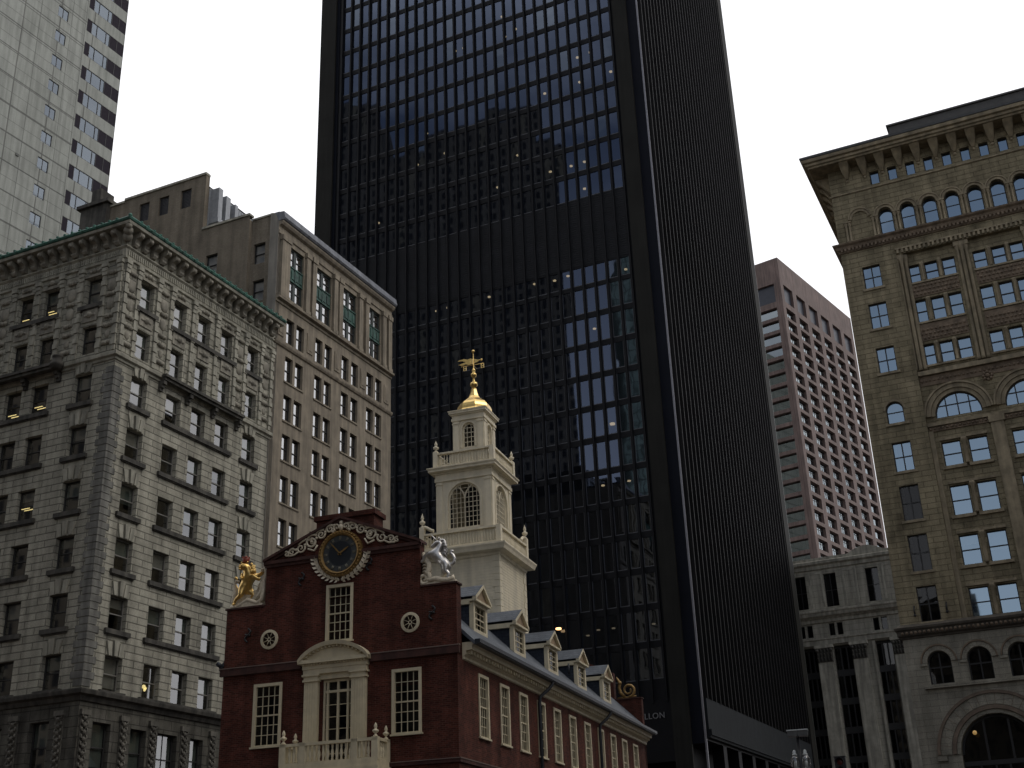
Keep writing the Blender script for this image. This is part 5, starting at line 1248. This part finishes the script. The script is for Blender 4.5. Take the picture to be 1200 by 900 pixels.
for c in pcx:
    mb.nxt(); arcband(mb, 'G', c, 9.0, 3.05, 3.76, -.1, -.002, K=30); arcband(mb, 'G', c, 9.0, 2.47, 2.72, -.06, -.003, K=30)
    rg.nxt(); arcband(rg, 'G', c, 9.0, 3.78, 3.98, -.2, -.002, K=30); rg.nxt(); arcband(rg, 'G', c, 9.0, 2.74, 3.0, -.2, -.002, K=30)
    fbox(mb, 'G', c - 4.05, c - 3.4, 8.62, 8.95, -.2, -.002); fbox(mb, 'G', c + 3.4, c + 4.05, 8.62, 8.95, -.2, -.002)
    for k in range(1, 19):
        t = pi * k / 19; q = lambda r, a, d: P('G', c + r * cos(t + a), 9.0 + r * sin(t + a), d)
        mb.face([q(3.06, -.006, -.104), q(3.06, .006, -.104), q(3.75, .005, -.104), q(3.75, -.005, -.104)], 1)
for x in lowx:
    c = x + .79; mb.nxt(); arcband(mb, 'G', c, 15.19, .80, 1.12, -.1, -.002, K=16); arcband(mb, 'G', c, 15.19, 1.14, 1.24, -.17, -.002, K=16, mi=1)
    for k in range(1, 10):
        t = pi * k / 10; q = lambda r, a: P('G', c + r * cos(t + a), 15.19 + r * sin(t + a), -.104)
        mb.face([q(.81, -.012), q(.81, .012), q(1.11, .01), q(1.11, -.01)], 1)
    fbox(mb, 'G', x - .52, x - .03, 15.0, 15.17, -.12, -.003)
mb.nxt(); fbox(mb, 'G', 1.0, GW, 13.42, 13.66, -.28, -.002)
mb.build_each('base_arch', [sandlow, sanddark], gg); rg.build_each('archivolt', mat('red_brown_archivolt', (.15, .115, .085), .85, noise=.3), gg)
for c in pcx:
    m = MB(); K = 24
    fbox(m, 'G', c - 2.46, c + 2.46, 8.2, 8.5, .5, .7)
    for u in (-1.4, -.45, .45, 1.4): fbox(m, 'G', c + u - .06, c + u + .06, -ZO, 8.2, .52, .68)
    for u in (-.8, .8): fbox(m, 'G', c + u - .07, c + u + .07, 8.5, 9 + math.sqrt(2.4 ** 2 - u * u), .52, .68)
    fbox(m, 'G', c - 2.46, c + 2.46, 5.2, 5.4, .5, .7)
    arcband(m, 'G', c, 9.0, 2.3, 2.45, .5, .7, K=24)
    o = m.build('portal_screen', framebr, gg)
    g = MB(); g.face([P('G', c + 2.45 * cos(pi * k / K), 9.0 + 2.45 * sin(pi * k / K), .6) for k in range(K + 1)]); g.face([P('G', c - 2.45, -ZO, .6), P('G', c + 2.45, -ZO, .6), P('G', c + 2.45, 9.0, .6), P('G', c - 2.45, 9.0, .6)]); g.build('pane', gO, o)
m = MB(); m.ball((0, 0, 0), .15, 10); o = m.build('lantern', mat('amber_globe', (.8, .5, .2), .4, emit=((1, .62, .2), .22))); o.location = gg.matrix_basis @ Vector(P('G', 3.72, 10.27, -.2)); tag(o, 'small amber globe lamp in the head of the great portal arch', 'lamp')
mb = MB(); mb.box(1.5, GW, 2.6, GL - 1, 0, 56 + ZO); mb.build('interior', inside, gg)
mb = MB(); mb.box(.02, GW, .5, GL, 56.3 + ZO, 56.6 + ZO); mb.build('roof', darkpanel, gg)
mb = MB(); mb.box(.3, GW, GL - .3, GL - .02, 0, 56.2 + ZO); mb.box(GW - .3, GW - .02, .9, GL - .4, 0, 56.2 + ZO); mb.build('rear_wall', sand, gg)
pg = left_path(GW, GL)
mb = MB(); molding(mb, pg, [(.002, 16.95), (.08, 17.0), (.1, 17.1), (.28, 17.2), (.3, 17.5), (.42, 17.6), (.45, 17.75), (.002, 18.02)]); mb.build('carved_frieze', mat('dark_frieze', (.07, .06, .046), .85, noise=.4, nscale=2, bump=1, bscale=6), gg)  # frieze stone set darker than the other carving
mb = MB(); molding(mb, pg, [(.002, 48.1), (.1, 48.14), (.12, 48.3), (.25, 48.42), (.3, 48.62), (.46, 48.74), (.5, 48.86), (.002, 48.98)])
k = .1
while k < GW: fbox(mb, 'G', k, k + .16, 48.2, 48.44, -.3, -.26); k += .3
mb.build('arcade_belt', sanddark, gg)
mb = MB(); molding(mb, pg, [(.002, 53.42), (.1, 53.46), (.1, 53.58), (.002, 53.62)]); 
# dentil course over the recessed bays
fbox(mb, 'G', 4.2, GW, 47.36, 47.5, -.14, -.002); k = 4.3
while k < GW: fbox(mb, 'G', k, k + .17, 47.05, 47.36, -.13, -.003); k += .34
mb.build('dentil_course', sandtrim, gg); mb = MB()
# arcade archivolts, colonnettes
for x in [1.42] + arcx:
    mb.nxt(); c = x + .55; r = .56 if x > 2 else .62
    arcband(mb, 'G', c, 50.85 - (0 if x > 2 else -.15), r, r + .2, -.12, -.002, K=16); arcband(mb, 'G', c, 50.85 + (0 if x > 2 else .15), r + .21, r + .3, -.2, -.002, K=16)
mb.build_each('arcade_arch', sandtrim, gg); mb = MB()
for x in [.95] + [a - .3 for a in arcx] + [arcx[-1] + 1.4]:
    mb.nxt()
    for s_ in (-.13, .13):
        px = P('G', x + s_, 0, -.1); mb.lathe(px[0], px[1], [(.13, 48.98 + ZO), (.13, 49.1 + ZO), (.085, 49.16 + ZO), (.08, 50.4 + ZO), (.15, 50.6 + ZO), (.16, 50.8 + ZO)], 8)
    fbox(mb, 'G', x - .3, x + .3, 50.72, 50.84, -.28, -.003)
mb.build_each('colonnette_pair', sandtrim, gg); mb = MB()
# piers and clustered shafts between the bays
for c in (4.2, 9.05, 14.0, 18.95, 23.9):
    mb.nxt()
    for s_ in (-.32, 0, .32):
        px = P('G', c + s_ + (.3 if c < 5 else 0), 0, .28 if s_ else .2); mb.lathe(px[0], px[1], [(.17, 36.95 + ZO), (.15, 37.2 + ZO), (.14, 46.2 + ZO), (.22, 46.55 + ZO), (.22, 46.9 + ZO)], 8)
    fbox(mb, 'G', c - (.0 if c < 5 else .55), c + .55, 46.6, 46.98, .05, .398)
    if c > 5: fbox(mb, 'G', c - .45, c + .45, 18.03, 32.0, .12, .398); fbox(mb, 'G', c - .55, c + .55, 31.9, 32.4, .04, .396)
    else: fbox(mb, 'G', c + .02, c + .35, 18.03, 32.0, .2, .398)
mb.build_each('clustered_pier', sandtrim, gg); mb = MB()
fbox(mb, 'G', 4.22, GW, 36.5, 36.85, .1, .397); mb.nxt(); fbox(mb, 'G', 4.22, GW, 32.38, 32.62, .16, .398)
for c in bigc:
    mb.nxt(); arcband(mb, 'G', c, 33.18, 1.67, 1.95, .3, .398, K=24); arcband(mb, 'G', c, 33.18, 1.97, 2.3, .2, .397, K=24); arcband(mb, 'G', c, 33.18, 2.32, 2.46, .1, .396, K=24)
mb.build_each('arch_molding', sandtrim, gg); mb = MB()
for x in pair:
    for a, b in pz: mb.nxt(); fbox(mb, 'G', x - .18, x + pw + .18, a - .24, a - .01, .22, .399)
mb.build_each('window_sill', sandtrim, gg); mb = MB()
for i, x in enumerate(pair[::2]):
    for a, b in pz:
        mb.nxt(); px = P('G', x + pw + .27, 0, .36); mb.lathe(px[0], px[1], [(.2, a + ZO), (.15, a + .15 + ZO), (.13, b - .3 + ZO), (.22, b - .1 + ZO), (.22, b + .1 + ZO)], 8)
    for a, b in pz: mb.nxt(); fbox(mb, 'G', x - .05, x + 2 * pw + .6, b + .1, b + .28, .25, .3985)
for i in range(0, len(trip), 3):
    for a, b in tz:
        for j in (1, 2):
            mb.nxt(); px = P('G', trip[i + j] - .18, 0, .36); mb.lathe(px[0], px[1], [(.15, a + ZO), (.11, a + .12 + ZO), (.1, b - .25 + ZO), (.17, b - .08 + ZO), (.17, b + .06 + ZO)], 8)
        mb.nxt(); fbox(mb, 'G', trip[i] - .05, trip[i + 2] + tw_ + .05, a - .16, a - .01, .26, .399)
mb.build_each('window_colonnette', sandtrim, gg); mb = MB()
for a, b in sing: mb.nxt(); fbox(mb, 'G', 1.3, 3.02, a - .2, a - .01, -.1, -.002)
mb.nxt(); fbox(mb, 'G', 1.3, 3.02, 32.9, 33.09, -.1, -.002); mb.nxt(); arcband(mb, 'G', 2.11, 34.18, .66, .8, -.07, -.002, K=14)
mb.build_each('window_sill', sandtrim, gg)
mb = MB()          # diaper panels and spandrel carving
for i in range(0, len(trip), 3):
    for z0, z1 in ((43.1, 44.2), (39.35, 40.75)):
        mb.nxt(); fbox(mb, 'G', trip[i] - .02, trip[i + 2] + tw_ + .02, z0, z1, .33, .399)
        n = int((trip[i + 2] + tw_ - trip[i]) / .3)
        for k in range(n):
            u = trip[i] + .15 + .3 * k
            for r_ in range(3): mb.ball(P('G', u + (.15 if r_ % 2 else 0), z0 + .22 + .34 * r_, .33), .12, 6)
mb.nxt(); fbox(mb, 'G', 4.25, GW, 35.7, 36.49, .34, .399)
for c in (9.05, 14.0, 18.95):
    mb.nxt()
    for k in range(8): mb.ball(P('G', c + .3 * cos(k * pi / 4), 35.6 + .3 * sin(k * pi / 4), .32), .13, 6)
    mb.ball(P('G', c, 35.6, .3), .18, 8)
mb.nxt()
for k in range(70): u = 4.4 + .3 * k; mb.ball(P('G', u, 36.1, .34), .12, 6)
mb.nxt()
for k in range(86): mb.ball(P('G', .1 + .3 * k, 17.35, -.3), .13, 6)
mb.nxt(); fbox(mb, 'G', 4.25, GW, 32.0, 32.36, .3, .3995)
for k in range(75): mb.ball(P('G', 4.4 + .3 * k, 32.2, .3), .12, 6)
mb.build_each('carved_panel', sanddark, gg)
# great cornice: flared soffit, inverted corbels, dark roof edge, set back parapet
mb = MB(); molding(mb, pg, [(.002, 55.88), (1.3, 55.92), (1.36, 56.06), (1.5, 56.1), (1.52, 56.3), (1.72, 56.36), (1.78, 56.62), (.3, 56.63)])
mb.build('cornice', sandtrim, gg)
mb = MB()
for k in range(-1, 17):
    mb.nxt(); u = attx[0] - .37 + 1.42 * k
    prof0 = [(u - .12, 54.0, .0), (u + .12, 54.0, .0)]
    a = [P('G', u - .12, 54.75, -.003), P('G', u + .12, 54.75, -.003), P('G', u + .12, 54.8, -.14), P('G', u - .12, 54.8, -.14)]
    b = [P('G', u - .34, 55.55, -.003), P('G', u + .34, 55.55, -.003), P('G', u + .34, 55.6, -.85), P('G', u - .34, 55.6, -.85)]
    c = [P('G', u - .38, 55.9, -.003), P('G', u + .38, 55.9, -.003), P('G', u + .38, 55.9, -1.2), P('G', u - .38, 55.9, -1.2)]
    mb.loft([a, b, c], True, True); mb.ball(P('G', u, 54.62, -.02), .15, 6)
for k in range(9):
    mb.nxt(); y = 1.0 + 1.42 * k
    mb.loft([[(-.003, y - .13, 54.55 + ZO), (-.003, y + .13, 54.55 + ZO), (-.18, y + .13, 54.6 + ZO), (-.18, y - .13, 54.6 + ZO)], [(-.003, y - .36, 55.6 + ZO), (-.003, y + .36, 55.6 + ZO), (-.85, y + .36, 55.6 + ZO), (-.85, y - .36, 55.6 + ZO)], [(-.003, y - .36, 55.95 + ZO), (-.003, y + .36, 55.9 + ZO), (-1.2, y + .36, 55.9 + ZO), (-1.2, y - .36, 55.9 + ZO)]], True, True)
mb.build_each('corbel', sandtrim, gg)
mb = MB(); molding(mb, pg, [(1.5, 56.635), (1.82, 56.66), (1.86, 56.85), (.5, 57.15), (-.5, 57.2)]); mb.build('roof_edge', mat('dark_roof_lead', (.045, .048, .05), .5, noise=.25), gg)
mb = MB(); fbox(mb, 'G', 5.35, GW, 56.6, 59.05, .5, 6); fbox(mb, 'G', 5.2, GW, 59.05, 59.2, .35, 6.2)
for k in range(12): fbox(mb, 'G', 7.4 + 1.7 * k, 7.45 + 1.7 * k, 57.2, 59.03, .47, .498)
mb.build('roof_parapet', mat('dark_slate_parapet', (.06, .058, .054), .6, noise=.2), gg)
m = MB()
for u in (10.3, 11.2): m.nxt(); m.lathe(u, 1.4, [(.1, 59.2 + ZO), (.1, 59.5 + ZO), (.2, 59.52 + ZO), (.18, 59.62 + ZO)], 8)
m.build_each('roof_vent', black, gg)
for (a, b) in sing: add_window(gg, 'G', 1.47, 2.85, a, b, .2, ('cross', 2, 2, .09), framebr, gG if a > 29 else gO)
arch_window(gg, 'G', 1.47, 2.75, 33.1, 34.83, .2, framebr, gG, 1, 2, .08)
for x in trip[:9]:
    for a, b in tz: add_window(gg, 'G', x, x + tw_, a, b, .62, ('sash', 1, 1), framebr, gG, rng.choice([0, 0, 0, .3, .5, .9]), pale_blind_sky, jig=.006)
for x in pair[:6]:
    for a, b in pz: add_window(gg, 'G', x, x + pw, a, b, .6, ('sash', 1, 1), framebr, gG, rng.choice([0, 0, 0, .3, .6]), pale_blind_sky, jig=.006)
for c in bigc[:3]: arch_window(gg, 'G', c - 1.66, c + 1.66, 33.0, 34.84, .55, framebr, gG, 4, 2, .09)
for x in arcx[:9]: arch_window(gg, 'G', x, x + 1.1, 49.06, 51.4, .3, framebr, gG, 1, 2, .07)
for x in attx[:12]: add_window(gg, 'G', x, x + .72, 53.8, 55.0, .24, ('one', 1, 1), framebr, gG)
for x in lowx[:4]: arch_window(gg, 'G', x, x + 1.58, 13.72, 15.98, .38, framebr, gO, 2, 2, .09)
m = MB(); rest = [(x, x + tw_, a, b) for x in trip[9:] for a, b in tz] + [(x, x + pw, a, b) for x in pair[6:] for a, b in pz]
for a, b, c, e in rest: fbox(m, 'G', a, b, c, e, .66, .68)
for x in arcx[9:]: fbox(m, 'G', x, x + 1.1, 49.06, 51.4, .35, .37)
for x in lowx[4:]: fbox(m, 'G', x, x + 1.58, 13.72, 15.98, .45, .47)
tag(m.build('edge_windows', gG, gg), kind='stuff')
for u in (1.15, 3.35):
    m = MB(); m.tube([P('G', u, 19.25, -.02), P('G', u, 18.95, -.28), P('G', u, 18.6, -.24)], .06, 6); m.ball(P('G', u, 18.55, -.24), .12, 6); m.build('wall_bracket', black, gg)

# ================================================================ grey granite building with giant pilasters, beyond
gh = bld('granite_pilaster_building', (54.4, 174.6), 24.6, 'grey granite building with giant pilasters between the black tower and the sandstone block', 'building')
HT = 47.0
mb = MB()
hw_ = [(13.1, 14.8), (8.6, 10.45), (2.5, 4.35), (17.3, 19.0), (-2.4, -.6)]
hs_ = [u for a in (12.95, 8.6, 2.25, 17.2, -2.6) for u in ((a, a + .85), (a + 1.15, a + 2.0))]
wall(mb, 'F', -10, 26, 34.4, HT, [(a, b, 40.0, 44.95) for a, b in hw_] + [(a, b, 35.8, 37.6) for a, b in hs_], 0, .5)
wide = [(12.8, 14.85), (7.8, 10.4), (2.1, 4.4), (17.2, 19.6), (-3, -.5)]
wall(mb, 'F', -10, 26, -ZO, 34.4, [(a, b, 2, 34.35) for a, b in wide], 0, 1.2)
mb.box(-26, 10, 1.4, 20, 0, HT + ZO - .5) if False else None
mb.face([(-26, 0, HT + ZO), (10, 0, HT + ZO), (10, 20, HT + ZO), (-26, 20, HT + ZO)])
mb.build('wall', hstone, gh)
mb = MB(); mb.box(-25.5, 9.5, 1.9, 20, 0, HT + ZO - 1); mb.build('interior', inside, gh)
mb = MB()
line = lambda p: [(-26, -p), (10, -p)]
mb.nxt(); molding(mb, line, [(.002, 37.7), (.25, 37.8), (.3, 38.3), (1.0, 38.6), (1.15, 39.0), (1.3, 39.15), (1.3, 39.4), (.002, 39.7)])
mb.nxt(); molding(mb, line, [(.002, 34.45), (.3, 34.55), (.35, 35.2), (.5, 35.3), (.5, 35.45), (.002, 35.55)])
mb.nxt(); molding(mb, line, [(.002, 45.6), (.25, 45.7), (.3, 46.2), (.7, 46.4), (.75, 46.8), (.002, 47.1)])
for k in range(120): fbox(mb, 'F', -9.8 + .3 * k, -9.65 + .3 * k, 38.32, 38.58, -.62, -.3)
mb.build_each('cornice', htrim, gh); mb = MB()
for u0, u1 in ((5.6, 7.7), (10.5, 12.7), (.0, 1.95), (14.95, 17.1), (19.7, 21.8)):
    mb.nxt(); fbox(mb, 'F', u0 + .08, u1 - .08, -ZO, 32.0, -.55, -.004)
    fbox(mb, 'F', u0, u0 + .3, 40.1, 45.4, -.08, -.002); fbox(mb, 'F', u1 - .3, u1, 40.1, 45.4, -.08, -.002); fbox(mb, 'F', u0 + .3, u1 - .3, 45.0, 45.3, -.08, -.003)
    fbox(mb, 'F', u0 - .25, u1 + .25, 34.0, 34.42, -.9, -.003)
mb.nxt()
for u in (4.75, 7.75, 10.45): fbox(mb, 'F', u - .3, u + .02, -ZO, 34.3, -.25, -.005) if u < 5 else None
mb.build_each('pilaster', htrim, gh); mb = MB()
mb.box(-26, 10, -.3, .5, HT + ZO, HT + ZO + .4)
K = 14; arc = [P('F', 1.2 + 5.2 * k / K, 47.4 + .9 * sin(pi * k / K), -.3) for k in range(K + 1)]; arc2 = [(x, y + .8, z) for x, y, z in arc]
mb.face(arc); mb.face(arc2); mb.loft([arc, arc2], False)
mb.build('roof_parapet', htrim, gh)
mb = MB()
for u0, u1 in ((5.6, 7.7), (10.5, 12.7), (.0, 1.95), (14.95, 17.1), (19.7, 21.8)):
    mb.nxt(); fbox(mb, 'F', u0 + .04, u1 - .04, 32.0, 33.99, -.62, -.004)
    for k in range(5):
        for r_ in range(3):
            u = u0 + .15 + (u1 - u0 - .3) * k / 4; mb.tube([P('F', u, 32.1 + .6 * r_, -.6), P('F', u, 32.6 + .6 * r_, -.78), P('F', u + .05, 32.65 + .6 * r_, -.95)], [.16, .14, .05], 5)
    for s_ in (u0 + .1, u1 - .1): mb.ball(P('F', s_, 33.7, -.75), .28, 8)
mb.build_each('capital', mat('sooty_capital', (.055, .053, .046), .85, noise=.4, nscale=1.5), gh)
for a, b in hw_: add_window(gh, 'F', a, b, 40.0, 44.95, .4, ('sash', 2, 2, .1), framebr, gH)
for a, b in hs_: add_window(gh, 'F', a, b, 35.8, 37.6, .4, ('one', 1, 1), framebr, gH)
for a, b in wide:
    f = MB(); g = MB()
    for k in range(9): fbox(f, 'F', a, b, 2 + 4 * k, 2.9 + 4 * k, .75, 1.05)
    for u in (a + (b - a) / 3, a + 2 * (b - a) / 3): fbox(f, 'F', u - .09, u + .09, 2, 34.3, .8, 1.0)
    o = f.build('bay_window', framebr, gh); fbox(g, 'F', a, b, 2, 34.3, .95, .97); g.build('pane', gH, o)

# ================================================================ city blocks behind the viewer, seen only mirrored in the glass
far = blocks('mirrored_city_wall', (.02, .022, .026), (.03, .032, .036), (.15, .135, .11), 2.4, 3.6, .75, noise=.2, streak=.2, nscale=.1, bump=0, off=0)
far2 = blocks('mirrored_glass_wall', (.22, .29, .27), (.30, .38, .35), (.08, .095, .09), 1.6, 3.4, .2, noise=.3, streak=.2, nscale=.2, bump=0, off=0)
def block(name, label, tops, mt, s1=-30, dep=40, skew=.42):
    e = empty(name, (0, 0, 0), -radians(DH), label, 'building')
    m = MB(); r = MB()
    for a, b, t in tops:
        q = lambda k, z: [(-(a + k), s1 - k, z), (-(b - k), s1 - k, z), (-(b - k) - dep * skew, s1 - dep + k, z), (-(a + k) - dep * skew, s1 - dep + k, z)]
        m.nxt(); m.loft([q(0, 0), q(0, t)], True, True); r.nxt(); r.loft([q(.6, t + .004), q(.6, t + 1)], True, True)
    m.build_each('facade', mt, e); r.build_each('roof', darkpanel, e); return e
block('office_tower', 'stepped stone office tower mirrored in the upper windows of the black tower', [(107.5, 113, 203), (113.002, 150, 217), (150.002, 166, 215), (166.002, 200, 238)], far, dep=60)
block('mid_rise_building', 'greenish glass mid rise mirrored low in the black tower', [(72, 86, 84), (86.002, 92.5, 176), (92.502, 106, 94)], far2)
block('street_block', 'stone street block mirrored in the lowest sandstone windows', [(40, 70, 58), (14, 39.998, 47), (4, 13.998, 40), (-30, 3.998, 34)], far, -32, 36, .1)

def side_block(name, label, x0, x1, y0, y1, tops, mt):
    e = empty(name, ((x0 + x1) / 2, (y0 + y1) / 2, 0), 0, label, 'building'); m = MB(); r = MB(); n = len(tops); hx = (x1 - x0) / 2; hy = (y1 - y0) / 2
    for k, t in enumerate(tops):
        a = -hy + 2 * hy * k / n + .002; b = -hy + 2 * hy * (k + 1) / n - .002
        m.nxt(); m.box(-hx, hx, a, b, 0, t); r.nxt(); r.box(-hx + .6, hx - .6, a + .6, b - .6, t + .004, t + 1.0)
    m.build_each('facade', mt, e); r.build_each('roof', darkpanel, e)
side_block('right_shade_block', 'unseen stone block across the street, added to shade lower facades, mirrored in limestone windows', 46, 80, -30, 62, (56, 60, 50), far)  # out of view; put in and made tall to darken the lower facades
side_block('left_shade_block', 'unseen dark stone block on the near left, added to shade the lower facades', -75, -40, -22, 42, (58, 52, 60), far)  # left counterpart, also added out of view to shade the lower walls

# ================================================================ street lamp and traffic signal, lower right edge
sl_ = empty('street_lamp', (10.04, 46.95, 0), -radians(15), 'black street lamp with two frosted acorn globes and a twin floodlight head', 'street lamp')
m = MB(); m.lathe(0, 0, [(.2, 0), (.2, .3), (.14, .5), (.1, .9), (.075, 1.2), (.06, 5.6), (.05, 7.3)], 10)
for s_ in (-1, 1): m.tube([(0, 0, 5.7), (s_ * .1, 0, 5.85), (s_ * .19, 0, 5.95), (s_ * .19, 0, 6.12)], .03, 6)
m.build('pole', black, sl_)
for s_ in (-1, 1):
    m = MB(); m.lathe(s_ * .19, 0, [(.09, 6.14), (.15, 6.22), (.175, 6.36), (.165, 6.5), (.11, 6.62), (.075, 6.66)], 14); o = m.build('globe', acorn, sl_)
    m = MB(); m.lathe(s_ * .19, 0, [(.05, 6.15), (.05, 6.45)], 8); m.build('bulb', acornw, o)
    m = MB(); m.lathe(s_ * .19, 0, [(.085, 6.655), (.095, 6.69), (.06, 6.74), (.065, 6.79), (.045, 6.83), (.01, 6.86)], 10); m.build('cap', acornw, o)
for x in (-.17, .2):
    m = MB(); m.loft([[(x - .17, -.12, 7.34), (x + .17, -.12, 7.32), (x + .17, .2, 7.32), (x - .17, .2, 7.34)], [(x - .19, -.2, 7.52), (x + .19, -.2, 7.5), (x + .19, .22, 7.5), (x - .19, .22, 7.52)]], True, True); o = m.build('floodlight', mat('grey_floodlight', (.16, .17, .17), .4, noise=.2), sl_)
    m = MB(); m.box(x - .2, x + .2, -.23, .23, 7.521, 7.56); m.build('visor', acornw, o)
ts = empty('traffic_signal', (11.4, 46.6, 0), -radians(20), 'dark traffic signal head with a dull red lens, cut by the bottom edge', 'traffic signal')
m = MB(); m.lathe(0, .15, [(.1, 0), (.1, .2), (.055, .3), (.055, 6.3)], 10); m.build('pole', black, ts)
m = MB(); m.box(-.19, .19, -.12, .12, 5.5, 6.5); m.box(-.21, .21, -.13, .13, 6.5, 6.53); m.build('housing', black, ts)
for k, c in enumerate(((.10, .012, .01), (.10, .06, .01), (.01, .06, .03))):
    z = 6.33 - .32 * k; m = MB()
    for j in range(12):
        t0, t1 = pi * j / 12, pi * (j + 1) / 12; m.face([(.14 * cos(t0), -.3 + .0, z + .14 * sin(t0)), (.14 * cos(t1), -.3, z + .14 * sin(t1)), (.14 * cos(t1), -.12, z + .14 * sin(t1)), (.14 * cos(t0), -.12, z + .14 * sin(t0))])
    o = m.build('hood', black, ts); m = MB(); m.ball((0, -.11, z), .12, 10, 0, (1, .3, 1)); m.build('lens', mat('lens_%s' % 'abc'[k], c, .25), o)
